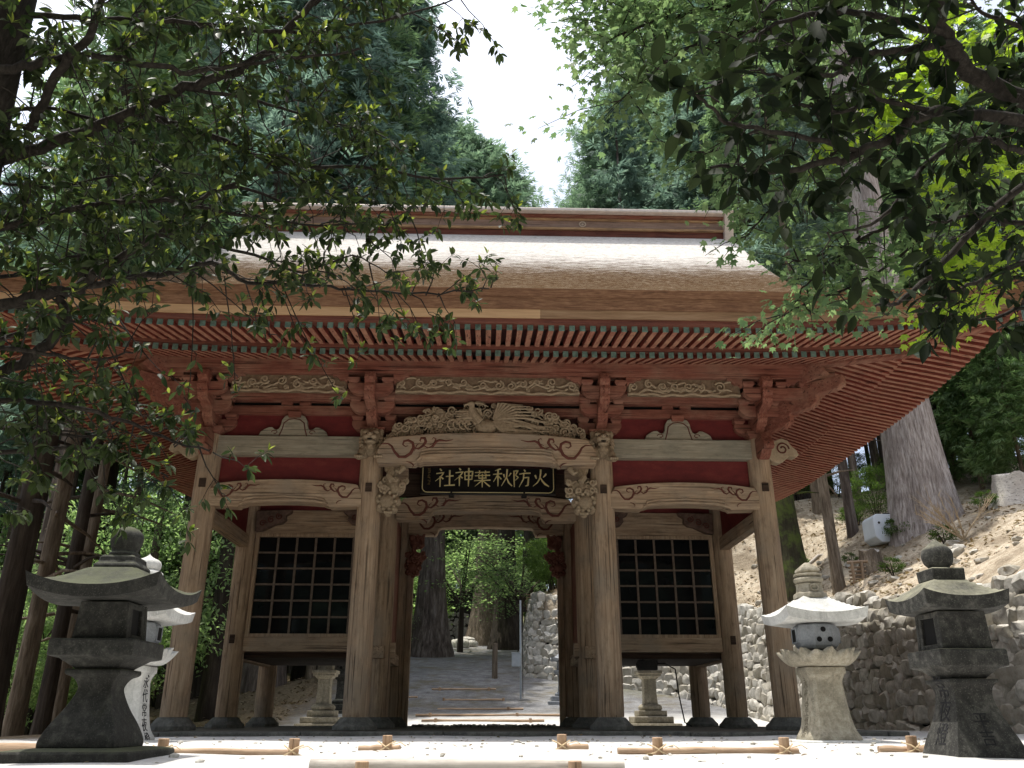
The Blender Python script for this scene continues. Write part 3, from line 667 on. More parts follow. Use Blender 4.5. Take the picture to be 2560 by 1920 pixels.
beam('ceiling_board', -1.85, 1.85, .10, 5.5, 4.72, 4.76, DARKSOFF, None, 0)
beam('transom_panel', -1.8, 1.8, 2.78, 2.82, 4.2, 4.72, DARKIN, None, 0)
for s in (-1,1):
    xx = sorted((s*1.45, s*1.8)); beam('transom_beam', xx[0], xx[1], .9, 1.02, 4.02, 4.28, TANX)
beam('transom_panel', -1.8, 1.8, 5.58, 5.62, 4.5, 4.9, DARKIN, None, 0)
# square door posts in front of the rear pillars' passage face
for s in (-1, 1):
    xx = sorted((s*1.67, s*1.80)); beam('door_post', xx[0], xx[1], 5.52, 5.70, -.16, 4.0, TANZ)
# floodlight box hung under the right-hand room and its cable
mb = MB(); mb.box(3.02,3.40,3.1,3.3,.86,1.04); mb.box(3.1,3.14,3.15,3.25,1.04,1.06); mb.tube([(3.01,3.2,.95),(2.99,3.2,.95)], .05, 10); G(mb, 'lamp_box', IRON, 40, .01)
mb = MB(); mb.tube([(3.40,3.2,.98),(3.6,3.4,1.0),(3.85,3.6,.90),(3.98,4.0,.4),(4.06,4.0,-.1),(4.2,4.0,-.17)], .014, 6); G(mb, 'cable', IRON, 60, 0)

# --- eaves: everything follows one upswept loop
def rise(d, o): return .27*(max(0,o)/3)**1.5*max(0, 1-d/4.2)**2
def eave_pt(side, u, o, z):
    """side 0 front,1 right,2 rear,3 left; u in -1..1 along it"""
    hx, hy = 4.8+o, 2.8+o
    if side in (0,2):
        x = u*hx; zz = z+rise(hx-abs(x), o); return (x, 2.8-hy if side == 0 else 2.8+hy, zz)
    y = u*hy; zz = z+rise(hy-abs(y), o); return (hx if side == 1 else -hx, 2.8+y, zz)
US = [-1+2*i/48 for i in range(49)]
def eave_strip(name, prof, mx, my, smooth=30):
    for side in (0,1,3):
        mb = MB(); mb.loft([[eave_pt(side, u, o, z) for o, z in prof] for u in US]); G(mb, name, mx if side == 0 else my, smooth, 0)
PALEY = wood('pale_eave_board_y', (.36,.22,.12),(.50,.32,.18),(.58,.40,.24), 'y', (.30,.19,.12))
BROWNY = wood('red_brown_board_y', (.10,.035,.025),(.17,.06,.042),(.22,.09,.06), 'y')
def barkedge(name, ax):
    m = N(name); sx = [1.0,1.0,1.0]; sx['xyz'.index(ax)] = .10
    f = m.noise(m.coord(tuple(sx)), 46, 6, .75); g = m.noise(m.coord(), 1.6, 5)
    c = m.ramp(f, [(.30,(.085,.042,.025)),(.46,(.19,.10,.058)),(.6,(.28,.155,.09)),(.75,(.40,.25,.16))])
    c = m.mix(m.ramp(g, [(.45,(0,0,0)),(.7,(.5,.5,.5))]), c, (.15,.075,.045)); m.pbr(c, .9, m.bump(f, .6, .01), .15); return m.m
m = N('eave_plank_x'); fq = m.noise(m.coord((.05,1,1)), 30, 5, .65); sx_ = m.n('SeparateXYZ'); m.l(m.n('TexCoord').outputs['Object'], sx_.inputs[0]); gt = m.n('Math', operation='GREATER_THAN'); gt.inputs[1].default_value = .75; m.l(sx_.outputs[0], gt.inputs[0])
m.pbr(m.mix(gt.outputs[0], m.ramp(fq, [(.3,(.42,.26,.14)),(.6,(.54,.35,.20))]), m.ramp(fq, [(.3,(.15,.085,.05)),(.5,(.27,.165,.095)),(.7,(.36,.24,.15))])), .75, None, .2); EPX = m.m
BEX, BEY = barkedge('bark_edge_x','x'), barkedge('bark_edge_y','y')
eave_strip('lower_eave_board', [(1.92,5.385),(2.06,5.385),(2.06,5.455),(1.92,5.47)], BROWNX, BROWNY)
eave_strip('upper_eave_board', [(2.90,5.325),(3.12,5.325),(3.12,5.395),(2.90,5.41)], BROWNX, BROWNY)
eave_strip('eave_plank', [(2.85,5.398),(3.145,5.398),(3.18,5.515),(2.85,5.53)], EPX, PALEY)
eave_strip('bark_edge', [(2.80,5.518),(3.20,5.518),(3.255,5.68),(2.80,5.70)], BEX, BEY)
eave_strip('bark_edge', [(2.80,5.683),(3.275,5.683),(3.33,5.782),(2.80,5.95)], BEX, BEY)
# sheathing boards above the rafters (follow the same upsweep)
def soffit(name, o0, z0, o1, z1):
    for side in (0,1,3):
        mb = MB(); rows = []
        for k in range(7):
            o = o0+(o1-o0)*k/6; z = z0+(z1-z0)*k/6; rows.append([eave_pt(side, u, o, z) for u in US])
        n = len(US); mb.add([p for r in rows for p in r], [(i*n+j, i*n+j+1, (i+1)*n+j+1, (i+1)*n+j) for i in range(6) for j in range(n-1)])
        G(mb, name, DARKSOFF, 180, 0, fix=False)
BZ = lambda o: 5.335+.335*(2.0-o)      # centre line of the base rafters
FZ = lambda o: 5.283+.19*(3.05-o)      # centre line of the flying rafters
soffit('soffit_sheathing', .1, BZ(.1)+.055, 2.04, BZ(2.04)+.055)
soffit('soffit_sheathing', 1.65, FZ(1.65)+.052, 3.1, FZ(3.1)+.052)
# rafters
def rafter(side, t, o0, o1, zf, w, h, cap):
    """t = signed coordinate along the eave; returns (beam MB, cap MB or None)"""
    P = []
    half = lambda o: (4.8 if side == 0 else 2.8)+o
    for k in range(4):
        o = o0+(o1-o0)*k/3; z = zf(o)+rise(half(o)-abs(t), o)
        P.append((o, z))
    def ring(o, z, gw=0, gh=0):
        a = w/2+gw; b = h/2+gh
        if side == 0: return [(t-a,-o,z-b),(t+a,-o,z-b),(t+a,-o,z+b),(t-a,-o,z+b)]
        sx = 1 if side == 1 else -1; return [(sx*(4.8+o),2.8+t-a,z-b),(sx*(4.8+o),2.8+t+a,z-b),(sx*(4.8+o),2.8+t+a,z+b),(sx*(4.8+o),2.8+t-a,z+b)]
    mb = MB(); mb.loft([ring(o,z) for o, z in P]); cm = None
    for k in range(3): mb.m[4*k] = 1  # underside faces take the bounce-lit colour
    if cap: 
        cm = MB(); o, z = P[-1]; dz = (P[-1][1]-P[-2][1])/(P[-1][0]-P[-2][0])
        cm.loft([ring(o-.012,z-.012*dz,.003,.003), ring(o+.004,z+.004*dz,.003,.003)])
    return mb, cm
def merge(a, b):
    n = len(a.v); a.v += b.v; a.f += [tuple(n+i for i in f) for f in b.f]; a.m += b.m
for kind, o_in, o_out, zf, w, h in (('base_rafter', .15, 2.0, BZ, .080, .095), ('flying_rafter', 1.7, 3.05, FZ, .076, .085)):
    rest = {0: MB(), 1: MB(), 3: MB()}; restcap = MB(); count = 0
    jobs = []
    for side, L in ((0, 4.8+o_out-.12), (1, 2.8+o_out-.12), (3, 2.8+o_out-.12)):
        n = int(L/.153)
        for k in range(-n, n+1): jobs.append((side, k*.153, L))
    jobs.sort(key=lambda j: (j[0] != 0, abs(j[1])))
    for side, t, L in jobs:
        half0 = 4.8 if side == 0 else 2.8
        o0 = max(o_in, abs(t)-half0+.06)
        if o0 > o_out-.08: continue
        mb, cm = rafter(side, t, o0, o_out, zf, w, h, side == 0)
        if count < 97:
            o = G(mb, kind, [RAFT_Y,RAFT_LIT_Y] if side == 0 else [RAFT_X,RAFT_LIT_X], None, 0)
            if cm: G(cm, 'rafter_cap', COPPER_GRN, None, 0, o)
            count += 1
        else:
            merge(rest[side], mb)
            if cm: merge(restcap, cm)
    for sd, mb in rest.items():
        if mb.v: tag(G(mb, kind, [RAFT_Y,RAFT_LIT_Y] if sd == 0 else [RAFT_X,RAFT_LIT_X], None, 0), kind='stuff')
    if restcap.v: tag(G(restcap, 'rafter_cap', COPPER_GRN, None, 0), kind='stuff')
# hip rafters at the corners
for s in (-1, 1):
    d = Vector((s,-1,0)); q = lambda o, z: (s*(4.8+o), -o, z)
    mb = MB(); mb.bar(q(.2,BZ(.2)-.03), q(2.17,BZ(2.17)+rise(0,2.17)+.01), .19, .23); o = G(mb, 'hip_rafter', REDY, None, .01)
    mb = MB(); mb.bar(q(2.05,BZ(2.05)+rise(0,2.05)+.01), q(2.19,BZ(2.19)+rise(0,2.19)+.01), .205, .245); G(mb, 'rafter_cap', COPPER_GRN, None, .006, o)
    mb = MB(); mb.bar(q(1.85,FZ(1.85)+rise(0,1.85)), q(3.26,FZ(3.26)+rise(0,3.26)), .17, .20); o = G(mb, 'hip_rafter', REDY, None, .01)
    mb = MB(); mb.bar(q(3.15,FZ(3.15)+rise(0,3.15)), q(3.28,FZ(3.28)+rise(0,3.28)), .185, .215); G(mb, 'rafter_cap', COPPER_GRN, None, .006, o)
# --- roof surface
HR = lambda d: 5.782 + .47*d + .0540*d*d
EX, EY = 8.13, 6.13; GX = 5.45
def roof_z(x, y, gable):
    dx, dy = EX-abs(x), EY-abs(y-2.8); d = dy if gable else min(dx,dy)
    far = max(dx,dy); r = .27*(3.33/3)**1.5*max(0,1-far/4.2)**2*max(0,1-max(0,min(dx,dy))/3.2)
    return HR(max(0,d)) + r
def band2(m, sock, a, b):
    o = m.n('MapRange'); o.inputs[1].default_value = a; o.inputs[2].default_value = b; m.l(sock, o.inputs[0]); return o.outputs[0]
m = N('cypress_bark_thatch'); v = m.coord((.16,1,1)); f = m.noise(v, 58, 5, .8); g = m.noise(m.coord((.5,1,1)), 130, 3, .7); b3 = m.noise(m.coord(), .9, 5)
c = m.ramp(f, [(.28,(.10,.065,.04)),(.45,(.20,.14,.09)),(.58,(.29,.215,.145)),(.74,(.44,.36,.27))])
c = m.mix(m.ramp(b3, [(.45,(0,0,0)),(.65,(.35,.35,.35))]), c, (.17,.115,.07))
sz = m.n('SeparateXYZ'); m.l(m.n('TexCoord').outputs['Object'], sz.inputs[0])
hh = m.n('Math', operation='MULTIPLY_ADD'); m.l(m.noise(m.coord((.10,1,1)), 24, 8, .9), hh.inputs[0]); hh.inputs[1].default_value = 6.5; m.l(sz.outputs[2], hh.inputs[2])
c = m.mix(band2(m, hh.outputs[0], 11.35, 12.35), m.mix(m.ramp(m.noise(m.coord((.25,1,1)), 30, 6, .85), [(.53,(0,0,0)),(.60,(.75,.75,.75))]), m.mix(1.0, c, (.40,.34,.28), 'MULTIPLY'), (.36,.30,.23)), m.ramp(f, [(.36,(.30,.26,.21)),(.46,(.70,.66,.61)),(.62,(.84,.82,.79))]))  # pale upper slope: grazing sun sheen put into the bark colour
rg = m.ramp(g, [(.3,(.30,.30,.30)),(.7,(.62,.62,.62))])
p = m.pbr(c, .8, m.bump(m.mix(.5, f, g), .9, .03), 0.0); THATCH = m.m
def grid(mb, xs, yy, fn):
    n = len(xs); mb.add([(x,y,fn(x,y)) for y in yy for x in xs], [(i*n+j, i*n+j+1, (i+1)*n+j+1, (i+1)*n+j) for i in range(len(yy)-1) for j in range(n-1)])
yy = [2.8-EY+2*EY*i/60 for i in range(61)]
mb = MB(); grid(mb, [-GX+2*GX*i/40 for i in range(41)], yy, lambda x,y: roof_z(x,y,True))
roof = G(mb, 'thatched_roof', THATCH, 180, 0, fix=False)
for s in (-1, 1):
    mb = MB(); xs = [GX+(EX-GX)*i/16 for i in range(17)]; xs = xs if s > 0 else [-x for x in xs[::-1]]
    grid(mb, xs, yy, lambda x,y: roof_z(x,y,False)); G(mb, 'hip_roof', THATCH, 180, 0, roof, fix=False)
    # gable wall, verge roll and bargeboards
    mb = MB(); gy = [2.8-EY+2*EY*i/40 for i in range(41)]
    vs = []; 
    for y in gy: vs += [(s*(GX-.02), y, roof_z(GX+.001,y,False)-.05), (s*(GX-.02), y, roof_z(0,y,True)-.02)]
    mb.add(vs, [(2*i,2*i+1,2*i+3,2*i+2) for i in range(40)]); G(mb, 'gable_wall', BROWNY, None, 0, roof, fix=False)
    for sy in (-1, 1):
        rows = []; rb = []
        for i in range(17):
            dy = 1.9+(EY-1.9)*i/16; y = 2.8+sy*(EY-dy); z = HR(dy); th = .20
            rows.append([(s*(GX-.05),y,z-.01),(s*(GX+.14),y,z-.015),(s*(GX+.26),y,z-.09),(s*(GX+.27),y,z-th-.05),(s*(GX-.05),y,z-th)])
            rb.append([(s*(GX+.14),y,z-th+.0),(s*(GX+.22),y,z-th),(s*(GX+.22),y,z-th-.30),(s*(GX+.14),y,z-th-.30)])
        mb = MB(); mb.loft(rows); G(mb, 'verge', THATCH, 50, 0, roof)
        mb = MB(); mb.loft(rb); G(mb, 'bargeboard', PALEY, 30, 0, roof)
# box ridge
mb = MB(); mb.box(-5.42,5.42,2.42,3.18,10.12,10.44); ridge = G(mb, 'ridge', BROWNX, None, .01)
for nm, a, y0, z0, z1, mt in (('ridge_moulding',5.47,2.37,10.44,10.495,PALEX),('ridge_board',5.44,2.43,10.495,10.70,RIDGEW),('ridge_moulding',5.49,2.37,10.70,10.735,PALEX),('ridge_moulding',5.52,2.28,10.735,10.785,REDX),('ridge_cap',5.58,2.14,10.785,10.86,CAPMET)):
    mb = MB(); mb.box(-a,a,y0,5.6-y0,z0,z1); G(mb, nm, mt, None, .012, ridge)
for x in (-2.15, 2.15):
    mb = MB(); mb.tube([(x+.07*math.cos(t), 2.41, 10.60+.065*math.sin(t)) for t in [i*math.pi/8 for i in range(17)]], .016, 8); mb.ball((x,2.415,10.60), (.03,.02,.03), 2); G(mb, 'ridge_crest', CAPMET, 60, 0, ridge)
for s in (-1, 1):
    mb = MB(); a, b = sorted((s*5.42, s*5.62))
    mb.prism([(2.16,10.72),(2.10,10.85),(2.3,10.90),(2.8,10.93),(3.3,10.90),(3.5,10.85),(3.44,10.72),(3.2,10.0),(2.4,10.0)], a, b, 'x'); G(mb, 'ridge_end', CAPMET, None, .015, ridge)

# ------------------------------------------------------------------ name plaque hanging inside the middle bay
PY, PZ = 2.40, 4.53
PL = empty('name_plaque', (.03, PY, PZ-.36), 'black name plaque with six gold characters hung behind the middle beam', 'plaque')
mb = MB(); mb.box(-1.345,1.405,PY,PY+.07,PZ-.36,PZ+.40); mb.obj('board', BLACK, PL, None, .012)
mb = MB(); yb = PY-.006
def rr_pts(x0,x1,z0,z1,r):
    P = []
    for cx, cz, a in ((x1-r,z1-r,0),(x0+r,z1-r,90),(x0+r,z0+r,180),(x1-r,z0+r,270)):
        P += [(cx+r*math.cos(R(a+k*22.5)), yb, cz+r*math.sin(R(a+k*22.5))) for k in range(5)]
    return P+[P[0]]
mb.tube(rr_pts(-1.30,1.36,PZ-.318,PZ+.36,.10), .010, 6); mb.obj('border', GOLD, PL, 60)
GL = {
'fire': [[(22,64,9),(26,54,8),(29,44,5)],[(80,72,7),(74,62,8),(64,52,4)],[(52,94,9),(51,72,8),(46,46,7),(34,24,6),(10,4,2)],[(50,50,5),(60,32,8),(74,16,10),(94,3,5)]],
'guard': [[(10,90,5),(32,92,8),(20,68,5),(34,56,6),(18,40,3)],[(12,92,8),(12,50,7),(13,4,5)],[(64,98,6),(72,88,8)],[(40,74,5),(66,79,6),(98,80,7)],[(64,78,7),(60,46,7),(38,4,3)],[(60,54,5),(88,57,8),(84,14,8),(70,10,3)]],
'autumn': [[(42,97,8),(12,86,3)],[(2,66,5),(50,71,7)],[(28,90,8),(28,50,8),(28,2,5)],[(27,64,7),(4,26,3)],[(30,58,5),(46,40,7)],[(58,68,8),(61,50,5)],[(96,74,7),(84,56,3)],[(76,94,8),(73,52,7),(46,4,3)],[(74,48,5),(84,22,8),(102,4,6)]],
'leaf': [[(8,87,5),(92,91,7)],[(33,99,7),(36,79,5)],[(68,99,7),(64,79,4)],[(8,68,5),(94,72,7)],[(30,79,6),(31,54,6),(74,56,6)],[(50,79,6),(50,56,5)],[(71,80,6),(70,56,5)],[(4,40,5),(96,44,7)],[(50,55,8),(50,1,5)],[(48,41,7),(8,6,2)],[(52,41,5),(94,6,8)]],
'god': [[(24,99,6),(34,88,8)],[(6,73,5),(46,79,7),(28,54,5),(2,32,2)],[(27,58,8),(27,2,5)],[(32,54,6),(44,44,7)],[(54,78,7),(57,34,6)],[(55,78,6),(96,81,8),(91,36,6)],[(57,57,5),(92,59,5)],[(58,37,5),(91,39,5)],[(75,100,8),(75,40,8),(74,0,4)]],
'shrine': [[(24,99,6),(34,88,8)],[(6,73,5),(46,79,7),(28,54,5),(2,32,2)],[(27,58,8),(27,2,5)],[(32,54,6),(44,44,7)],[(56,58,5),(96,62,7)],[(76,92,8),(76,12,7)],[(48,9,5),(104,13,8)]],
}
def brush(mb, strokes, x, z, k, y):
    for st in strokes:
        pts = []
        for i in range(len(st)-1):
            for t in (0,.25,.5,.75): pts.append(tuple(st[i][j]*(1-t)+st[i+1][j]*t for j in range(3)))
        pts.append(st[-1]); n = len(pts); L = []
        for i, p in enumerate(pts):
            a = Vector(pts[min(i+1,n-1)][:2])-Vector(pts[max(i-1,0)][:2]); a = a.normalized() if a.length else Vector((1,0)); hw = p[2]*.60
            X = lambda u,v_,d: (x+(p[0]+u)*k, y-d, z+(p[1]+v_)*k)
            L.append([X(-a.y*hw,a.x*hw,-.004), X(-a.y*hw*.5,a.x*hw*.5,.009), X(a.y*hw*.5,-a.x*hw*.5,.009), X(a.y*hw,-a.x*hw,-.004)])
        mb.loft(L)
mb = MB()
for i, ch in enumerate(('shrine','god','leaf','autumn','guard','fire')):
    brush(mb, GL[ch], -1.05+.39*i, PZ-.205+(.01 if i % 2 else -.01), .0039 if ch != 'leaf' else .0036, PY-.003)
mb.obj('lettering', GOLD, PL, 40)
mb = MB(); q = random.Random(5)
for i in range(9):
    for k in range(4): 
        x, z = -1.17+q.uniform(-.02,.02), PZ+.30-.055*i+q.uniform(-.02,.02); a = q.uniform(-.4,.4)+(1.57 if q.random() < .4 else 0)
        mb.bar((x-.018*math.cos(a), PY-.004, z-.018*math.sin(a)), (x+.018*math.cos(a), PY-.004, z+.018*math.sin(a)), .006, .006)
mb.obj('small_inscription', flat('dull_gold', (.30,.20,.07), .5), PL)
for x in (-.71, .76):
    mb = MB(); mb.box(x-.05,x+.05,PY-.05,PY+.12,PZ-.405,PZ-.362); mb.box(x-.02,x+.02,PY-.05,PY-.02,PZ-.362,PZ-.30); mb.obj('hook', IRON, PL, None, .006)

# ------------------------------------------------------------------ platform under the gate
mb = MB(); m_ = MB()
pf = empty('stone_platform', (0,2.8,-.3), 'low stone platform under the gate pillars', 'platform')
q = random.Random(9); x = -6.1
while x < 6.1:
    L = min(q.uniform(1.1,2.1), 6.12-x); mb = MB(); mb.box(x+.006, x+L-.006, -1.25+q.uniform(-.02,.02), -.72, -.42, -.188+q.uniform(-.012,.004)); mb.obj('kerb_stone', ST_BASE, pf, None, .02); x += L
mb = MB(); mb.box(-6.1,6.1,-.72,6.6,-.40,-.205); mb.obj('paved_floor', flat('trodden_earth_floor', (.16,.145,.12), .95, 12, .3, .4), pf)
for s in (-1,1):
    mb = MB(); a, b = sorted((s*5.7, s*6.1)); mb.box(a,b,-.71,6.6,-.42,-.19); mb.obj('kerb_stone', ST_BASE, pf, None, .02)
mb = MB(); mb.box(-5.69,5.69,6.3,6.72,-.42,-.185); mb.obj('kerb_stone', ST_BASE, pf, None, .02)
mb = MB(); q = random.Random(4)
for i in range(260): mb.ball((q.uniform(-1.6,1.6), q.uniform(5.95,6.28), -.19+q.uniform(0,.03)), (q.uniform(.02,.045),q.uniform(.02,.045),q.uniform(.015,.03)), 1, .15)
tag(mb.obj('pebbles', ST_WHITE, None, 60), 'strip of small white pebbles across the passage floor', 'pebbles', None, 'stuff')

# ------------------------------------------------------------------ stone lanterns
def kasa(mb, cx, cy, z0, H, h, th, lift, top, p=1.5, n=20):
    """curved square lantern roof: half width H, underside z0, rise h, edge thickness th, corner lift"""
    def corner(u, v): return lift*(abs(u)*abs(v))**2.2*max(abs(u),abs(v))**2
    T, Bt = [], []
    for i in range(n+1):
        for j in range(n+1):
            u, v = -1+2*i/n, -1+2*j/n; r = max(abs(u),abs(v)); tr = max(0,(r-top)/(1-top))
            z = z0+th+h*(1-tr)**p + corner(u,v); T.append((cx+u*H, cy+v*H, z)); Bt.append((cx+u*H*.96, cy+v*H*.96, z0+corner(u,v)*.85+.02*(1-r)))
    m_ = (n+1)**2; fs = []
    for i in range(n):
        for j in range(n):
            a = i*(n+1)+j; fs.append((a,a+n+1,a+n+2,a+1)); fs.append((m_+a,m_+a+1,m_+a+n+2,m_+a+n+1))
    edge = [i*(n+1) for i in range(n+1)]+[n*(n+1)+j for j in range(1,n+1)]+[i*(n+1)+n for i in range(n-1,-1,-1)]+[j for j in range(n-1,0,-1)]
    for k in range(len(edge)): a, b = edge[k], edge[(k+1)%len(edge)]; fs.append((a,b,m_+b,m_+a))
    mb.add(T+Bt, fs)
def interp(prof, n):
    """smooth a (r,z) profile with Catmull-Rom"""
    P = [prof[0]]+list(prof)+[prof[-1]]; out = []
    for i in range(1, len(P)-2):
        for k in range(n):
            t = k/n; out.append(tuple(.5*((2*P[i][j])+(-P[i-1][j]+P[i+1][j])*t+(2*P[i-1][j]-5*P[i][j]+4*P[i+1][j]-P[i+2][j])*t*t+(-P[i-1][j]+3*P[i][j]-3*P[i+1][j]+P[i+2][j])*t**3) for j in range(2)))
    return out+[prof[-1]]
def cut_text(body, size, x, y, z, parent, face='front', vertical=True, mat=None, name='inscription'):
    """ink characters down a shaft face, real text turned to mesh"""
    cu = bpy.data.curves.new('t', 'FONT'); cu.body = '\n'.join(body) if vertical else body; cu.size = size; cu.space_line = .98; cu.extrude = .002; cu.align_x = 'CENTER'
    tmp = bpy.data.objects.new('t', cu); COL.objects.link(tmp); dg = bpy.context.evaluated_depsgraph_get()
    me = bpy.data.meshes.new_from_object(tmp.evaluated_get(dg)); bpy.data.objects.remove(tmp)
    M = Matrix.Rotation(R(90), 4, 'X')
    if face == 'right': M = Matrix.Rotation(R(90), 4, 'Z') @ M
    if face == 'left': M = Matrix.Rotation(R(-90), 4, 'Z') @ M
    me.transform(Matrix.Translation((x,y,z)) @ M); me.materials.clear(); me.materials.append(mat or INK)
    o = put(name, me, parent); return o
def shear_to_face(o, axis, fn):
    """lay the letters on a curved face: fn(z) gives the face offset"""
    for v in o.data.vertices: v.co[axis] += fn(v.co.z)
def prof_at(prof, z):
    P = sorted([(b, a) for a, b in prof])
    return lerp_tab(P, z)

def dark_lantern(label, cx, cy, zb, S, roofH, mat, win, W=1.0):
    L = empty('stone_lantern', (cx,cy,zb), label, 'stone lantern', 'old dark lanterns before the gate')
    z = lambda t: zb+t*S
    def P(name, mb, sm=40, bv=.012, par=None, mt=None):
        mb.v = [(cx+(v[0]-cx)*W, cy+(v[1]-cy)*W, v[2]) for v in mb.v]; return mb.obj(name, mt or mat, par or L, sm, bv)
    mb = MB(); mb.square([(.445,z(-.30)),(.445,z(.122)),(.435,z(.128)),(.36,z(.140)),(.28,z(.1465))],cx,cy); P('base', mb, 30)
    shaft = interp([(.265,z(.146)),(.262,z(.20)),(.225,z(.30)),(.165,z(.42)),(.125,z(.53)),(.122,z(.58)),(.15,z(.635)),(.195,z(.665)),(.195,z(.70))] if not win else [(.31,z(.146)),(.305,z(.17)),(.27,z(.27)),(.215,z(.40)),(.175,z(.53)),(.17,z(.60)),(.185,z(.65)),(.215,z(.675)),(.215,z(.70))],4)
    mb = MB(); mb.square(shaft,cx,cy); sh = P('shaft', mb, 30)
    mb = MB(); mb.square([(.15,z(.701)),(.17,z(.72)),(.24,z(.775)),(.295,z(.79)),(.30,z(.80)),(.30,z(.905)),(.29,z(.915))],cx,cy); P('middle_platform', mb, 30)
    fb0, fb1 = z(.916), z(1.20); a, b = (.195,.175) if not win else (.225,.215)
    mb = MB(); mb.square([(a-.03,fb0),(b-.03,fb1)],cx,cy); core = P('fire_box', mb, None, 0, None, HOLE)
    mb = MB(); 
    for s in (-1,1):   # closed front and back slabs
        y0, y1 = sorted((cy+s*(a-.045), cy+s*a)); mb.add([(cx-a,y0,fb0),(cx+a,y0,fb0),(cx+a,y1,fb0),(cx-a,y1,fb0),(cx-b,y0-(s*.02 if s>0 else s*-.0),fb1),(cx+b,y0-(s*.02 if s>0 else 0),fb1),(cx+b,y1+(.02 if s<0 else -.0)-(.02 if s>0 else 0),fb1),(cx-b,y1+(.02 if s<0 else 0)-(.02 if s>0 else 0),fb1)], [(3,2,1,0),(4,5,6,7),(0,1,5,4),(1,2,6,5),(2,3,7,6),(3,0,4,7)])
    for s in (-1,1):   # framed window openings on the sides
        x0 = cx+s*(a-.022); 
        for yy0, yy1 in ((-a+.046,-a+.10),(a-.10,a-.046)):
            mb.bar((x0, cy+(yy0+yy1)/2, fb0), (cx+s*(b-.024), cy+(yy0+yy1)/2*.92, fb1), .036, yy1-yy0, (0,1,0))
        mb.bar((x0, cy-a+.10, fb0+.02), (x0, cy+a-.10, fb0+.02), .036, .04, (0,0,1)); mb.bar((cx+s*(b-.022), cy-a+.10, fb1-.02), (cx+s*(b-.022), cy+a-.10, fb1-.02), .036, .04, (0,0,1))
    P('box_wall', mb, 30, .006, core, mat)
    mb = MB(); mb.tube([(cx+.0,cy-a+.006,(fb0+fb1)/2),(cx,cy-a-.0035+.010,(fb0+fb1)/2+.0)], .032, 16); P('round_hole', mb, 60, 0, core, HOLE)
    mb = MB(); kasa(mb, cx, cy, z(1.20), roofH, .19*S, .085, .10*S, .34, 1.35) if not win else kasa(mb, cx, cy, z(1.20), roofH, .15*S, .10, .055*S, .40, 1.05); P('roof', mb, 50, 0)
    mb = MB(); mb.square([(.15,z(1.45)),(.155,z(1.54)),(.15,z(1.55))] if win else [(.155,z(1.44)),(.16,z(1.50)),(.135,z(1.52)),(.13,z(1.56)),(.115,z(1.58))],cx,cy); P('neck', mb, 30)
    mb = MB(); mb.lathe(interp([(.085,z(1.545)),(.095,z(1.57)),(.125,z(1.60)),(.138,z(1.66)),(.125,z(1.71)),(.07,z(1.755)),(.025,z(1.785)),(.001,z(1.80))] if win else [(.11,z(1.575)),(.115,z(1.60)),(.095,z(1.62)),(.108,z(1.66)),(.12,z(1.71)),(.115,z(1.76)),(.085,z(1.80)),(.04,z(1.825)),(.001,z(1.83))],4),cx,cy,24); P('finial', mb, 60, 0)
    return L, sh, shaft
LL, sh, pf_ = dark_lantern('squat dark mossy stone lantern with a wide curved roof and ball finial', -2.80, -7.42, -.335, .94, .475, ST_DARK, False)
q = random.Random(3)
RL, sh2, pf2 = dark_lantern('dark stone lantern with an onion finial, in front of the stone wall', 3.67, -7.30, -.42, .985, .385, ST_OLD, True, .86)
o = cut_text('常夜燈', .17, 3.67, -7.30, -.42+.58*.985, sh2, 'left', True, INK, 'inscription'); 
shear_to_face(o, 0, lambda z: -prof_at(pf2, z)*.86-.001)
o = cut_text('平吉', .12, 3.67, -7.30, -.42+.36*.985, sh2, 'front', True, INK, 'inscription')
shear_to_face(o, 1, lambda z: -prof_at(pf2, z)*.86-.001)

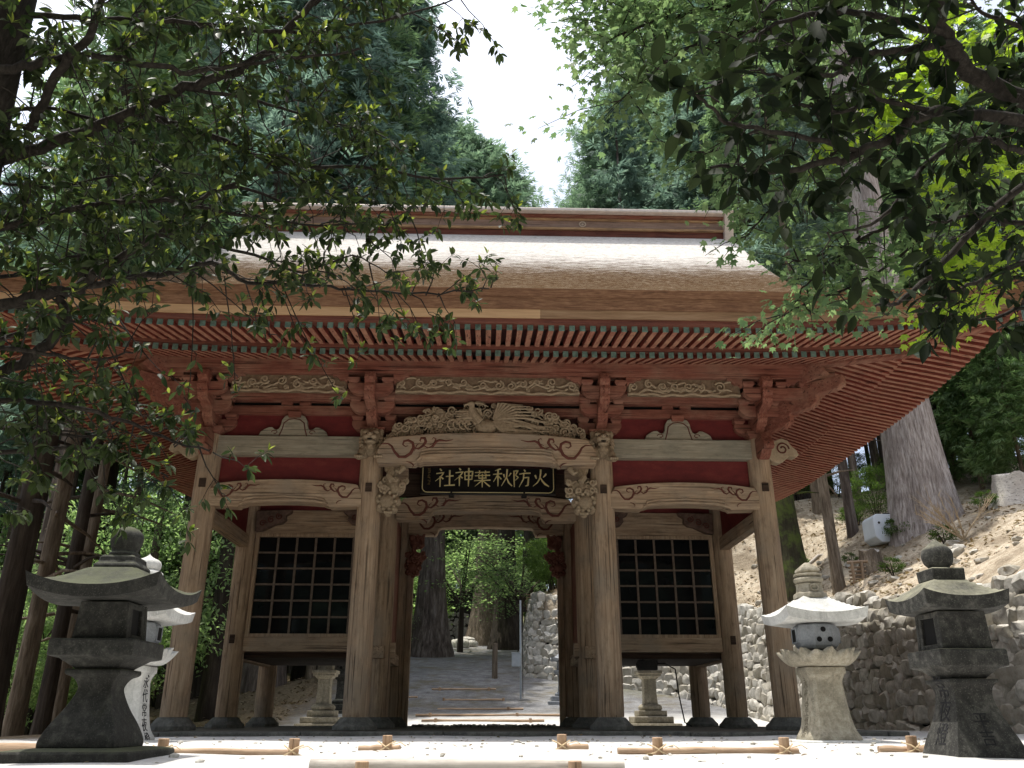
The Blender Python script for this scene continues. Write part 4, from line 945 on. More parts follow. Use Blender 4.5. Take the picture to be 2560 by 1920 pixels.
def pale_lantern(label, cx, cy, zb, stain, text_face):
    L = empty('stone_lantern', (cx,cy,zb), label, 'stone lantern', 'pale lanterns beside the steps')
    P = lambda name, mb, mt, sm=40, bv=.010, par=None: mb.obj(name, mt, par or L, sm, bv)
    z = lambda t: zb+t
    mb = MB(); mb.square([(.47,z(-.28)),(.47,z(-.02)),(.455,z(-.005))],cx,cy); mb.square([(.40,z(-.004)),(.40,z(.06)),(.39,z(.075))],cx,cy); P('base', mb, ST_WHITE, 30)
    shaft = interp([(.285,z(.076)),(.275,z(.11)),(.235,z(.19)),(.205,z(.35)),(.185,z(.55)),(.178,z(.66)),(.20,z(.72)),(.205,z(.735))],4)
    ch = lambda h, zz: [(cx-h,cy-h*.72,zz),(cx-h*.72,cy-h,zz),(cx+h*.72,cy-h,zz),(cx+h,cy-h*.72,zz),(cx+h,cy+h*.72,zz),(cx+h*.72,cy+h,zz),(cx-h*.72,cy+h,zz),(cx-h,cy+h*.72,zz)]
    mb = MB(); mb.loft([ch(h,zz) for h, zz in shaft]); sh = P('shaft', mb, stain, 25, .006)
    mb = MB(); mb.loft([ch(h,zz) for h, zz in ((.215,z(.736)),(.22,z(.75)),(.22,z(.80)),(.215,z(.81)))]); nb = P('neck_band', mb, stain, 30, .006)
    mb = MB()
    for k in range(8):
        a = k*math.pi/4+.2; mb.tube([(cx+.221*math.cos(a)+.05*t*math.sin(a), cy+.221*math.sin(a)-.05*t*math.cos(a), z(.775)+.012*math.sin(6*t)) for t in (-1,-.5,0,.5,1)], .006, 5)
    # lotus platform: two rows of petals
    mb = MB(); mb.lathe(interp([(.20,z(.811)),(.25,z(.84)),(.33,z(.90)),(.355,z(.945)),(.33,z(.95))],3),cx,cy,24); lo = P('lotus_platform', mb, stain, 60, 0)
    for row, (r0,r1,zz0,zz1,n0,of,wd) in enumerate(((.225,.425,.815,.975,8,.39,.19),(.24,.395,.83,1.0,8,0,.17))):
        for k in range(n0):
            a = of+2*math.pi*k/n0; C = Vector((math.cos(a),math.sin(a),0)); T = Vector((-math.sin(a),math.cos(a),0)); mb = MB(); rings = []
            for i in range(7):
                t = i/6; r = r0+(r1-r0)*(t**.75); zz = z(zz0+(zz1-zz0)*t**1.5); wv = wd*(math.sin(math.pi*min(.97,(.28+.70*t)))**.8)
                c_ = Vector((cx,cy,0))+C*r+Vector((0,0,zz)); rings.append([c_-T*wv*.98-C*.05, c_-T*wv*.5+C*.012, c_+C*.028, c_+T*wv*.5+C*.012, c_+T*wv*.98-C*.05, c_-C*.055])
            mb.loft(rings); P('petal', mb, stain, 60, 0, lo)
    # barrel-shaped fire box with eight flats
    mb = MB(); mb.lathe([(.19,z(1.0)),(.225,z(1.03)),(.255,z(1.09)),(.262,z(1.14)),(.255,z(1.19)),(.23,z(1.245)),(.205,z(1.262))],cx,cy,8,math.pi/8); fb = P('fire_box', mb, ST_BLUE, 18, .006)
    mb = MB()
    for dx, dz in ((0,.055),(-.055,-.05),(.065,-.05)):
        mb.tube([(cx+dx,cy-.238,z(1.14+dz)),(cx+dx,cy-.2455,z(1.14+dz))], .028, 16)
    P('round_hole', mb, HOLE, 60, 0, fb)
    for s in (-1,1):
        mb = MB(); x = cx+s*.243; mb.box(min(x,x-s*.02),max(x,x-s*.02),cy-.055,cy+.055,z(1.075),z(1.21)); P('window', mb, HOLE, None, 0, fb)
        mb = MB(); 
        for y0,y1,za,zb2 in ((-.075,-.055,1.06,1.225),(.055,.075,1.06,1.225),(-.055,.055,1.06,1.076),(-.055,.055,1.209,1.225)): mb.box(min(x+s*.004,x-s*.015),max(x+s*.004,x-s*.015),cy+y0,cy+y1,z(za),z(zb2))
        P('window_frame', mb, ST_BLUE, None, .003, fb)
    mb = MB(); kasa(mb, cx, cy, z(1.263), .45, .215, .095, .065, .26, 1.05, 24); P('roof', mb, ST_WHITE, 50, 0)
    return L, sh, shaft, P, z
cx, cy = 3.70, -4.42
WL, wsh, wpf, P, z = pale_lantern('pale granite lantern with lotus petals and a broken finial, beside the outer gate pillar', cx, cy, -.30, ST_TAN, None)
mb = MB(); mb.lathe(interp([(.19,z(1.55)),(.18,z(1.60)),(.15,z(1.62)),(.145,z(1.70)),(.16,z(1.71))],3),cx,cy,8,math.pi/8); P('neck', mb, ST_TAN, 30)
mb = MB(); mb.tube([(cx+.0+.045*math.cos(t), cy-.155, z(1.66)+.035*math.sin(t)) for t in [i*math.pi/6 for i in range(13)]], .008, 6); P('emblem', mb, ST_TAN, 60, 0)
mb = MB(); mb.lathe(interp([(.10,z(1.71)),(.16,z(1.735)),(.165,z(1.77)),(.12,z(1.79)),(.155,z(1.80)),(.16,z(1.82)),(.08,z(1.83))],3),cx,cy,10); mb.loft([[(cx-h_,cy-h_,zz),(cx+h_,cy-h_,zz),(cx+h_,cy+h_,zz),(cx-h_,cy+h_,zz)] for h_, zz in ((.09,z(1.83)),(.11,z(1.85)),(.105,z(1.88)),(.02,z(1.955)))]); P('finial', mb, ST_TAN, 40, .006)
o = cut_text('永代常夜燈', .125, cx, cy, z(.60), wsh, 'left', True, stone('worn_inscription', (.13,.11,.08),(.2,.18,.13),(.27,.24,.18)), 'inscription'); shear_to_face(o, 0, lambda zz: -prof_at(wpf, zz)-.001)
cx, cy = -3.80, -4.42
VL, vsh, vpf, P, z = pale_lantern('white granite lantern with black ink writing, mostly hidden behind the mossy one', cx, cy, -.30, ST_WHITE, None)
mb = MB(); mb.lathe(interp([(.16,z(1.57)),(.15,z(1.64)),(.11,z(1.66)),(.11,z(1.72)),(.14,z(1.74)),(.17,z(1.79)),(.15,z(1.82)),(.12,z(1.83))],3),cx,cy,16); P('neck', mb, ST_WHITE, 50, 0)
mb = MB()
for k in range(8):
    a = k*math.pi/4; mb.ball((cx+.15*math.cos(a),cy+.15*math.sin(a),z(1.775)), (.04,.04,.035), 1)
mb.lathe(interp([(.10,z(1.82)),(.135,z(1.85)),(.14,z(1.90)),(.115,z(1.94)),(.05,z(1.97)),(.012,z(2.0)),(.001,z(2.02))],4),cx,cy,20); P('finial', mb, ST_WHITE, 60, 0)
o = cut_text('永代常夜燈', .145, cx, cy, z(.60), vsh, 'right', True, INK, 'inscription'); shear_to_face(o, 0, lambda zz: prof_at(vpf, zz)+.001)

# lanterns behind the gate
def plain_lantern(label, cx, cy, zb, S, mat, steps):
    L = empty('stone_lantern', (cx,cy,zb), label, 'stone lantern', 'lanterns behind the gate'); z = lambda t: zb+t*S
    P = lambda name, mb, sm=40, bv=.012: mb.obj(name, mat, L, sm, bv)
    zz = 0.0; mb = MB()
    for h, t in steps: mb.box(cx-h*S,cx+h*S,cy-h*S,cy+h*S,z(zz+.002),z(zz+t)); zz += t
    P('base_step', mb, None, .02)
    mb = MB(); mb.lathe(interp([(.30*S,z(zz+.002)),(.33*S,z(zz+.08)),(.27*S,z(zz+.15)),(.19*S,z(zz+.17))],3),cx,cy,16); P('lotus_base', mb, 60, 0)
    mb = MB(); mb.square(interp([(.185*S,z(zz+.16)),(.165*S,z(zz+.45)),(.17*S,z(zz+.78)),(.175*S,z(zz+.80))],3),cx,cy); P('shaft', mb, 30)
    mb = MB(); mb.square([(.20*S,z(zz+.80)),(.24*S,z(zz+.86)),(.29*S,z(zz+.87)),(.29*S,z(zz+.93)),(.33*S,z(zz+.94)),(.33*S,z(zz+1.02))],cx,cy); P('middle_platform', mb, 30)
    mb = MB(); mb.square([(.2*S,z(zz+1.021)),(.2*S,z(zz+1.36))],cx,cy); P('fire_box', mb, 30)
    mb = MB(); mb.tube([(cx-.06*S,cy-.2*S+.002,z(zz+1.2)),(cx-.06*S,cy-.2*S-.006,z(zz+1.2))], .05*S, 12); mb.obj('round_hole', HOLE, L, 60)
    mb = MB(); kasa(mb,cx,cy,z(zz+1.36),.47*S,.24*S,.09*S,.1*S,.3); P('roof', mb, 50, 0)
    mb = MB(); mb.lathe(interp([(.15*S,z(zz+1.66)),(.12*S,z(zz+1.74)),(.15*S,z(zz+1.82)),(.12*S,z(zz+1.92)),(.001,z(zz+2.0))],4),cx,cy,16); P('finial', mb, 60, 0)
p = at_y(806,1795,9.6); plain_lantern('pale lantern on a stepped base seen under the room on the left of the passage', p.x, 9.6, -.22, .98, ST_TAN, ((.62,.07),(.50,.16),(.36,.16)))
p = at_y(850,1795,12.6); plain_lantern('greyer lantern just behind the stepped lantern, half hidden by a gate pillar', p.x, 12.6, .0, .85, ST_OLD, ((.55,.22),(.40,.2)))
p = at_y(1627,1795,9.6); plain_lantern('pale lantern on a stepped base seen under the room on the right of the passage', p.x, 9.6, -.22, .98, ST_TAN, ((.70,.07),(.52,.17),(.38,.15)))
p = at_y(1407,1745,14.5); plain_lantern('small grey lantern on a tall stepped plinth at the right edge of the passage view', p.x, 14.5, .22, .78, ST_BLUE, ((.85,.16),(.65,.16),(.48,.2)))

# ------------------------------------------------------------------ log step edgings, in front of and behind the gate
def log_step(label, x0, x1, y, z, r, posts, white=False, lash=True, grp='log edgings of the steps before the gate', ph=.10):
    L = empty('log_step', ((x0+x1)/2, y, z), label, 'log edging', grp)
    z = max(z, ground_z((x0+x1)/2, y)+r*.55)
    mb = MB(); n = 7; mb.tube([(x0+(x1-x0)*i/n, y+rnd.uniform(-.008,.008), z+rnd.uniform(-.006,.006)) for i in range(n+1)], [r*rnd.uniform(.93,1.05) for i in range(n+1)], 12)
    mb.obj('log', LOGPALE if white else LOGW, L, 50)
    for px_ in posts:
        mb = MB(); mb.tube([(px_,y-r-.045,z-.25),(px_+.005,y-r-.042,z+ph),(px_+.005,y-r-.042,z+ph+.004)], [.042,.042,.036], 12); o = mb.obj('stake', LOGZ, L, 50)
        if lash:
            mb = MB(); 
            for a, b in ((-1,1),(1,-1)): mb.tube([(px_+a*.075,y-r-.03,z+.055),(px_+a*.03,y-r-.10,z+.035),(px_+b*.03,y-r-.10,z-.005),(px_+b*.08,y-r-.02,z-.025)], .006, 5)
            mb.tube([(px_+.05,y-r-.09,z+.03),(px_+.12,y-r-.10,z+.05),(px_+.17,y-r-.09,z+.02)], .004, 4)
            mb.obj('rope_lashing', ROPE, o, 60)
LOGPALE = wood('bleached_log', (.42,.37,.32),(.60,.56,.50),(.72,.69,.64), 'x', (.5,.44,.38))
def gx(px, py, y): p = at_y(px, py, y); return p.x
zt = lambda px, py, y: at_y(px, py, y).z
Y1 = -6.75
log_step('long log edging just right of the white ink-written lantern', gx(418,1893,Y1), gx(735,1893,Y1), Y1, zt(575,1894,Y1), .029, [gx(412,1880,Y1), gx(737,1880,Y1)])
Y2 = -6.2
log_step('short log edging with one stake before the left side of the passage', gx(895,1881,Y2), gx(1000,1881,Y2), Y2, zt(930,1883,Y2), .026, [gx(968,1875,Y2)])
log_step('short log edging with one stake before the right side of the passage', gx(1395,1883,Y2), gx(1470,1883,Y2), Y2, zt(1440,1885,Y2), .026, [gx(1402,1875,Y2)])
log_step('log edging with two stakes between the passage and the lotus lantern', gx(1545,1890,Y1), gx(1998,1897,Y1), Y1, zt(1770,1896,Y1), .029, [gx(1640,1890,Y1), gx(1955,1890,Y1)])
log_step('log edging between the two lanterns on the right side', gx(2200,1898,Y1), gx(2330,1899,Y1), Y1, zt(2265,1899,Y1), .029, [gx(2273,1890,Y1)])
log_step('log edging running out past the far side of the tall dark lantern', gx(2535,1895,Y1), gx(2800,1895,Y1), Y1, zt(2560,1900,Y1), .029, [gx(2740,1890,Y1)])
log_step('log edging left of the squat mossy lantern', gx(-220,1890,Y1), gx(92,1888,Y1), Y1, zt(40,1890,Y1), .05, [gx(-120,1880,Y1)])
Y3 = -8.25
log_step('nearest log edging, bleached almost white with dark stake tops', gx(775,1915,Y3), gx(1560,1920,Y3), Y3, zt(1100,1916,Y3), .046, [gx(908,1910,Y3), gx(1432,1912,Y3)], True, False, ph=.03)
for i, (x0, x1, py, y, ps) in enumerate(((1043,1390,1803,8.4,(1085,1345)),(1055,1360,1771,10.6,(1090,1325)),(1040,1420,1763,11.6,(1076,1292)),(1095,1308,1744,13.0,(1270,)),(1108,1262,1724,14.8,(1110,1258)),(1010,1045,1720,15.2,()),(1080,1240,1708,16.6,(1100,1222)))):
    p = at_y(x0,py,y); p2 = at_y(x1,py,y); zg = ground_z((p.x+p2.x)/2, y)+.02
    lab = ('low log edging in the sun just behind the passage','long log edging at the foot of the rising path','thicker log edging with two stakes, second on the rising path','thin log edging, third on the rising path','log edging with a stake at each end, fourth on the rising path','short end of a log at the path edge by the left door post','topmost log edging on the rising path')[i]
    log_step(lab, p.x, p2.x, y, zg, .036, [at_y(k,py,y).x for k in ps], False, False, 'log edgings on the path behind the gate', .06)

# ------------------------------------------------------------------ dry-stone retaining wall
def rough_stone(mb, c, hx, hy, hz, q, U, V_, W):
    """irregular boulder with half sizes along the wall, out of it and up"""
    bm = bmesh.new(); bmesh.ops.create_icosphere(bm, subdivisions=2, radius=1); off = Vector((q.uniform(0,50),q.uniform(0,50),q.uniform(0,50))); rot = q.uniform(-.25,.25)
    vs = []
    for v in bm.verts:
        p = v.co.normalized(); e = .66; p = Vector(tuple(math.copysign(abs(k)**e, k) for k in p)); k = 1+.34*noise.noise(p*1.5+off); p *= k
        a, b, c_ = p.x*hx, p.y*hy, p.z*hz; a, c_ = a*math.cos(rot)-c_*math.sin(rot), a*math.sin(rot)+c_*math.cos(rot)
        vs.append(c+U*a+V_*b+W*c_)
    bm.verts.index_update(); mb.add(vs, [tuple(v.index for v in f.verts) for f in bm.faces]); bm.free()
def stone_wall(name, label, path, zb, zt_, size, lean=.12, seed=1, mat=None):
    q = random.Random(seed); root = empty(name, (path[0][0],path[0][1],zb(0)), label, 'stone wall')
    seg = []; tot = 0
    for a, b in zip(path, path[1:]): l = (Vector(b)-Vector(a)).length; seg.append((tot, l, Vector(a), Vector(b))); tot += l
    def loc(s):
        for t0, l, a, b in seg:
            if s <= t0+l or t0 == seg[-1][0]: d = (b-a).normalized(); return a+d*(s-t0), d
    mb = MB(); row = 0; z = 0.0; H = max(zt_(0),zt_(tot*.5),zt_(tot)) ; hmax = 3.4
    while z < hmax:
        rh = size*q.uniform(.6,1.0)*(1.15-.25*z/hmax); s = q.uniform(-.3,0)
        while s < tot:
            wd = size*q.uniform(.55,1.7); sm = min(max(s+wd/2,0),tot); p2, d = loc(sm); Wz = zb(sm)
            if z < zt_(sm)-Wz-.1:
                V_ = Vector((d.y,-d.x,0)); V_ = -V_ if V_.x > 0 else V_
                c = Vector((p2.x,p2.y,Wz+z+rh/2+q.uniform(-.11,.11)*size*2)) - V_*(lean*z+q.uniform(-.01,.03))
                rough_stone(mb, c, wd*.60, size*.5*q.uniform(.9,1.1), rh*q.uniform(.58,.72), q, Vector((d.x,d.y,0)), V_, Vector((0,0,1)))
            s += wd
        z += rh*.95
    mb.obj('stonework', mat or RUBBLE, root, 24)
    mb = MB(); pts = [i*tot/30 for i in range(31)]; L = []
    for s in pts:
        p2, d = loc(s); V_ = Vector((d.y,-d.x,0)); V_ = -V_ if V_.x > 0 else V_; h = zt_(s)-zb(s)-.12
        L.append([(p2.x-V_.x*.12, p2.y-V_.y*.12, zb(s)-.3), (p2.x-V_.x*(.15+lean*h), p2.y-V_.y*(.15+lean*h), zb(s)+h)])
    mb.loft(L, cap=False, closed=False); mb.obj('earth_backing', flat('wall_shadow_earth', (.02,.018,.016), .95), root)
py_ = [-9,-6,-3,0,3,6,8,10,12,14,15,16,17,18,19,19.5,21,24,28]
pth = [(wallx(y)-.06, y) for y in py_]
def ys_at(s):
    t = 0
    for a, b in zip(pth, pth[1:]):
        l = (Vector(b)-Vector(a)).length
        if s <= t+l: return a[1]+(b[1]-a[1])*(s-t)/l
        t += l
    return pth[-1][1]
stone_wall('retaining_wall', 'dry-stone retaining wall of pale rubble along the slope on the right', pth, lambda s: pathz(max(-6,ys_at(s)))-.12, lambda s: hill_z(wallx(ys_at(s))+.9, ys_at(s))+.05, .32, .20, 3)
# stone wall that closes the path at the far end, with a bright stone stair at its foot
stone_wall('terrace_wall', 'sun-dappled grey stone terrace wall across the far end of the path', [(-6.5,44),(-3.5,44.5),(-1.0,46),(1.5,48)], lambda s: 3.2, lambda s: 8.4, .42, .10, 8, flat('grey_rubble', (.24,.235,.215), .9, 5, .5, .8))
st = empty('stone_steps', (-1.3,40.5,3.1), 'bright stone steps at the far end of the path', 'steps')
for i in range(6): mb = MB(); mb.box(-2.3,-.9,40+.35*i,40.6+.35*i,2.9+.2*i,3.14+.2*i); mb.obj('step', ST_WHITE, st, None, .03)
q = random.Random(31)
for i in range(9):
    x, y = q.uniform(-3.6,-.6), q.uniform(37,39.6); mb = MB(); r = q.uniform(.2,.42); rough_stone(mb, Vector((x,y,pathz(y)+r*.5)), r*1.2, r, r*.8, q, Vector((1,0,0)), Vector((0,1,0)), Vector((0,0,1)))
    tag(mb.obj('boulder', RUBBLE, None, 40), 'rough boulder in the heap at the foot of the far steps', 'boulder', 'boulders heaped by the far steps')

# ------------------------------------------------------------------ small things on the path and on the hillside
p = at_y(1302,1770,15.0); gz = pathz(15)+.05
U = empty('utility_pole', (p.x,15.0,gz), 'thin metal pole with a grey meter box beside the stone wall', 'pole')
mb = MB(); mb.tube([(p.x,15,gz-.1),(p.x,15,gz+3.1)], .032, 12); mb.obj('post', GREYBOX, U, 60)
mb = MB(); mb.box(p.x-.30,p.x+.02,14.84,14.96,gz+.95,gz+1.38); bx = mb.obj('meter_box', GREYBOX, U, None, .015)
mb = MB(); mb.box(p.x-.31,p.x+.03,14.82,14.97,gz+1.381,gz+1.40); mb.obj('box_lid', GREYBOX, bx, None, .004)
mb = MB(); mb.tube([(p.x+.07,15,gz),(p.x+.07,15,gz+2.2),(p.x+.03,15,gz+2.4)], .012, 6); mb.obj('conduit', IRON, U, 60)
p = at_y(1237,1660,19.0); gz = pathz(19)
mb = MB(); mb.tube([(p.x,19,gz-.1),(p.x,19,gz+.7),(p.x+.01,19,gz+1.22),(p.x+.01,19,gz+1.27)], [.11,.105,.10,.08], 14, .03); tag(mb.obj('wooden_post', BARK_TAN, None, 50), 'stout weathered wooden post standing at the edge of the path', 'post')
# lattice notice frame far up the bank
p = at_y(1330,1500,30)
F_ = empty('lattice_fence', (p.x,30,p.z-.6), 'small pale lattice fence high on the bank behind the passage', 'fence')
for i in range(5): mb = MB(); mb.box(p.x-.30,p.x+.30,29.97,30.03,p.z-.25+.12*i,p.z-.20+.12*i); mb.obj('rail', TANX, F_)
for i in range(3): mb = MB(); mb.box(p.x-.30+.27*i,p.x-.25+.27*i,30.04,30.09,p.z-.5,p.z+.32); mb.obj('post', TANZ, F_)
# white plastic tank on the hillside
p = at_y(2215,1362,10.5); gz = max(p.z-.55, hill_z(p.x,10.5)-.1)
T_ = empty('water_tank', (p.x,10.5,gz), 'white plastic water tank with chamfered corners beside the giant cedar', 'water tank')
def cham(w, h, c): return [(-w+c,-h),(w-c,-h),(w,-h+c),(w,h-c*.5),(w-c*.5,h),(-w+c*.7,h),(-w,h-c*.7),(-w,-h+c)]
mb = MB(); mb.prism([(p.x+a, gz+.45+b) for a, b in cham(.46,.42,.16)], 10.1, 10.9); mb.obj('body', PLASTIC, T_, None, .03)
mb = MB(); mb.box(p.x-.1,p.x+.44,10.12,10.88,gz+.872,gz+.90); mb.obj('lid', IRON, T_, None, .01)
mb = MB(); mb.tube([(p.x-.30,10.11,gz+.60),(p.x-.30,10.085,gz+.60)], .035, 12); mb.obj('outlet', IRON, T_, 60)
# little rail fence
p0, p1 = at_y(2120,1412,9.2), at_y(2158,1412,9.2); zf = hill_z(p0.x,9.2)+.30
F_ = empty('rail_fence', ((p0.x+p1.x)/2,9.2,zf-.3), 'small weathered fence of thin horizontal rails below the tank', 'fence')
for i in range(5): mb = MB(); mb.tube([(p0.x,9.2,zf-.22+.105*i),(p1.x+.05,9.2,zf-.20+.105*i)], .03, 8); mb.obj('rail', TANX, F_, 60)
for x in (p0.x+.08, p1.x-.08): mb = MB(); mb.tube([(x,9.13,zf-.5),(x,9.13,zf+.36)], .045, 8); mb.obj('post', TANZ, F_, 60)
mb = MB(); mb.tube([(p0.x-.05,9.13,zf+.34),(p1.x+.1,9.13,zf+.37)], .04, 8); mb.obj('top_rail', TANX, F_, 60)
# stumps
def stump(label, px, py, y, r, h, mat):
    p = at_y(px, py, y); p.z = hill_z(p.x,y); mb = MB(); rings = []
    for k, (rr, zz) in enumerate(((1.75,-.5),(1.35,0),(1.08,h*.35),(1.0,h*.8),(.97,h))):
        rings.append([(p.x+r*rr*math.cos(2*math.pi*j/28)*(1+.08*math.sin(5*2*math.pi*j/28+k)), y+r*rr*math.sin(2*math.pi*j/28)*(1+.06*math.sin(7*2*math.pi*j/28)), p.z+zz+(.05*math.sin(j) if k == 4 else 0)) for j in range(28)])
    T = empty('tree_stump', (p.x,y,p.z), label, 'tree stump'); mb.loft(rings); mb.obj('wood', mat, T, 50)
    mb = MB(); mb.loft([[(p.x+(v[0]-p.x)*.9, y+(v[1]-y)*.9, v[2]+.006) for v in rings[-1]], [(p.x+(v[0]-p.x)*.88, y+(v[1]-y)*.88, v[2]+.012) for v in rings[-1]]]); mb.obj('cut_face', LOGPALE, T, 50)
stump('grey weathered stump between the rail fence and the white tank', 2178, 1412, 9.6, .30, .52, BARK_TAN)
stump('bleached sunlit stump at the right-hand edge, above the tall dark lantern', 2570, 1390, 8.5, .50, .80, LOGPALE)
# dry brush of bare twigs
p = at_y(2420,1405,6.6); p.z = hill_z(p.x,6.6)+.05
DB = empty('dry_brush', p, 'fan of dead bare branches lying above the tall dark lantern', 'dead branches'); q = random.Random(12); mb = MB(); mb2 = MB()
for i in range(11):
    a = q.uniform(-1.35,.95); L = q.uniform(.8,1.7); d = Vector((math.sin(a), q.uniform(-.3,.3), math.cos(a)*.75+.1)); pts = [p+d*(L*t)+Vector((q.uniform(-.04,.04),0,.06*t*t)) for t in (0,.25,.5,.75,1)]
    mb.tube(pts, [.022,.018,.014,.010,.004], 5)
    for k in range(7):
        t = q.uniform(.3,1); b = p+d*(L*t); e = (d+Vector((q.uniform(-.9,.9),q.uniform(-.4,.4),q.uniform(-.4,.7))))*q.uniform(.15,.42); mb2.tube([b,b+e*.5+Vector((0,0,.02)),b+e], [.008,.006,.003], 4)
mb.obj('branch', DEADTWIG, DB, 60); mb2.obj('twigs', DEADTWIG, DB, 60)
# fallen pole at the bank
p0, p1 = at_y(1985,1415,13.0), at_y(2050,1418,13.0); p0.z = hill_z(p0.x,13)+.06; p1.z = hill_z(p1.x,13)+.06; mb = MB(); mb.tube([p0+Vector((-.9,0,0)),p0,p1,p1+Vector((.8,0,.08))], [.06,.06,.05,.045], 10); tag(mb.obj('fallen_pole', LOGPALE, None, 60), 'fallen pale pole lying on the shaded bank behind the lotus lantern', 'log')

# ------------------------------------------------------------------ foliage machinery
def tri_mesh(name, V, F, mats, mi=None, smooth=False):
    me = bpy.data.meshes.new(name); V = np.asarray(V, np.float32); F = np.asarray(F, np.int32)
    me.vertices.add(len(V)); me.vertices.foreach_set('co', V.ravel()); me.loops.add(F.size); me.loops.foreach_set('vertex_index', F.ravel())
    me.polygons.add(len(F)); me.polygons.foreach_set('loop_start', np.arange(0, F.size, 3, dtype=np.int32))
    for m in mats: me.materials.append(m)
    if mi is not None: me.polygons.foreach_set('material_index', np.asarray(mi, np.int32))
    if smooth: me.polygons.foreach_set('use_smooth', np.ones(len(F), bool))
    me.update(calc_edges=True); return me
def unit(a): return a/np.maximum(np.linalg.norm(a, axis=-1, keepdims=True), 1e-9)
def scatter(T, F, pos, dr, nrm, size):
    pos, dr, nrm = (np.asarray(a, float) for a in (pos, dr, nrm)); size = np.asarray(size, float).reshape(-1,1,1)
    x = unit(dr); y = unit(np.cross(nrm, x)); z = np.cross(x, y)
    V = pos[:,None,:] + size*(T[None,:,0:1]*x[:,None,:] + T[None,:,1:2]*y[:,None,:] + T[None,:,2:3]*z[:,None,:])
    n, k = len(pos), len(T); FF = (F[None,:,:] + (np.arange(n)*k)[:,None,None]).reshape(-1,3); return V.reshape(-1,3), FF
def broad_leaf(w=.42, droop=.10, fold=.08):
    ts = [.22,.5,.8]; ww = [.72,1.0,.62]; V = [(0,0,0)]
    for t, q in zip(ts, ww): V += [(t,-w*q*.5,fold*q-droop*t*t), (t,0,-droop*t*t), (t,w*q*.5,fold*q-droop*t*t)]
    V.append((1.04,0,-droop*1.1)); F = [(0,2,1),(0,3,2)]
    for i in range(2): a = 1+3*i; F += [(a,a+1,a+4),(a,a+4,a+3),(a+1,a+2,a+5),(a+1,a+5,a+4)]
    F += [(7,8,10),(8,9,10)]; return np.array(V), np.array(F)
def maple_leaf():
    V = [(.34,0,0.0)]; A = [-150,-100,-50,0,50,100,150]; Ls = [.34,.62,.80,.90,.80,.62,.34]; ring = [(0,0,0)]
    P = []
    for i, (a, l) in enumerate(zip(A, Ls)):
        P.append((.34+.72*l*math.cos(R(a)), .72*l*math.sin(R(a)), -.10*l))
        if i < 6: am = (a+A[i+1])/2; P.append((.34+.31*math.cos(R(am)), .31*math.sin(R(am)), .02))
    V += P; V.append((.06,0,0)); n = len(P); F = [(0,i,i+1) for i in range(1,n)] + [(0,n,n+1),(0,n+1,1)]
    return np.array(V), np.array(F)
def tuft(n=7, spread=55, seed=0, w=.055, droop=.2):
    q = random.Random(seed); V = []; F = []
    for i in range(n):
        a = R(-spread+2*spread*i/(n-1)+q.uniform(-8,8)); L = q.uniform(.65,1.0)*(1-.3*abs(a)); st = q.uniform(0,.28); zz = q.uniform(-.12,.12)
        c, s = math.cos(a), math.sin(a); b = len(V)
        V += [(st, -w*.3, 0), (st+L*.55*c-s*-w, L*.55*s-c*w*1.0, zz*.5-droop*.2), (st+L*.55*c-s*w, L*.55*s+c*w*1.0, zz*.5-droop*.2), (st+L*c, L*s, zz-droop*L)]
        F += [(b,b+1,b+2),(b+1,b+3,b+2)]
    return np.array(V), np.array(F)
TB = broad_leaf(); TM = maple_leaf(); TT = [tuft(7,55,k) for k in range(3)]
BROADX = broad_leaf(.46, .14, .09)

def cedar_mesh(seed, H, c0, rad, nb, mats, tsize=(.45,.95), shape=1.0, density=1.0):
    """cedar crown: drooping sprays carried on tiers of boughs. Returns a mesh"""
    g = np.random.default_rng(seed); pos, dr, nm, sz = [], [], [], []
    for i in range(nb):
        t = g.uniform(0,1)**.85; h = c0+(H-c0)*t; L = rad*((1-t)**shape*.9+.12)*g.uniform(.6,1.15)*(.55+.45*min(1,t/.12)); az = g.uniform(0,2*math.pi)
        el = g.uniform(-.25,.35)+.3*t; d = np.array([math.cos(az)*math.cos(el), math.sin(az)*math.cos(el), math.sin(el)])
        k = max(6, int((8+20*L/2.5)*density)); u = g.uniform(.15,1,k)**.6; side = g.normal(0,.16,(k,3))*L
        P = np.array([0,0,h]) + d*L*u[:,None] + side*np.array([1,1,.55]) - np.array([0,0,1])*(.10*L*u**2)[:,None]
        D = d*1.0 + g.normal(0,.55,(k,3)) + np.array([0,0,-.25]); Nn = np.array([0,0,1.0]) + g.normal(0,.45,(k,3))
        pos.append(P); dr.append(D); nm.append(Nn); sz.append(g.uniform(*tsize,k))
    pos, dr, nm, sz = map(np.concatenate, (pos, dr, nm, sz)); V, F = [], []; b = 0; lab = g.integers(0,3,len(pos))
    for k in range(3):
        m_ = lab == k; v, f = scatter(*TT[k], pos[m_], dr[m_], nm[m_], sz[m_]); V.append(v); F.append(f+b); b += len(v)
    return tri_mesh('cedar_crown', np.concatenate(V), np.concatenate(F), mats)
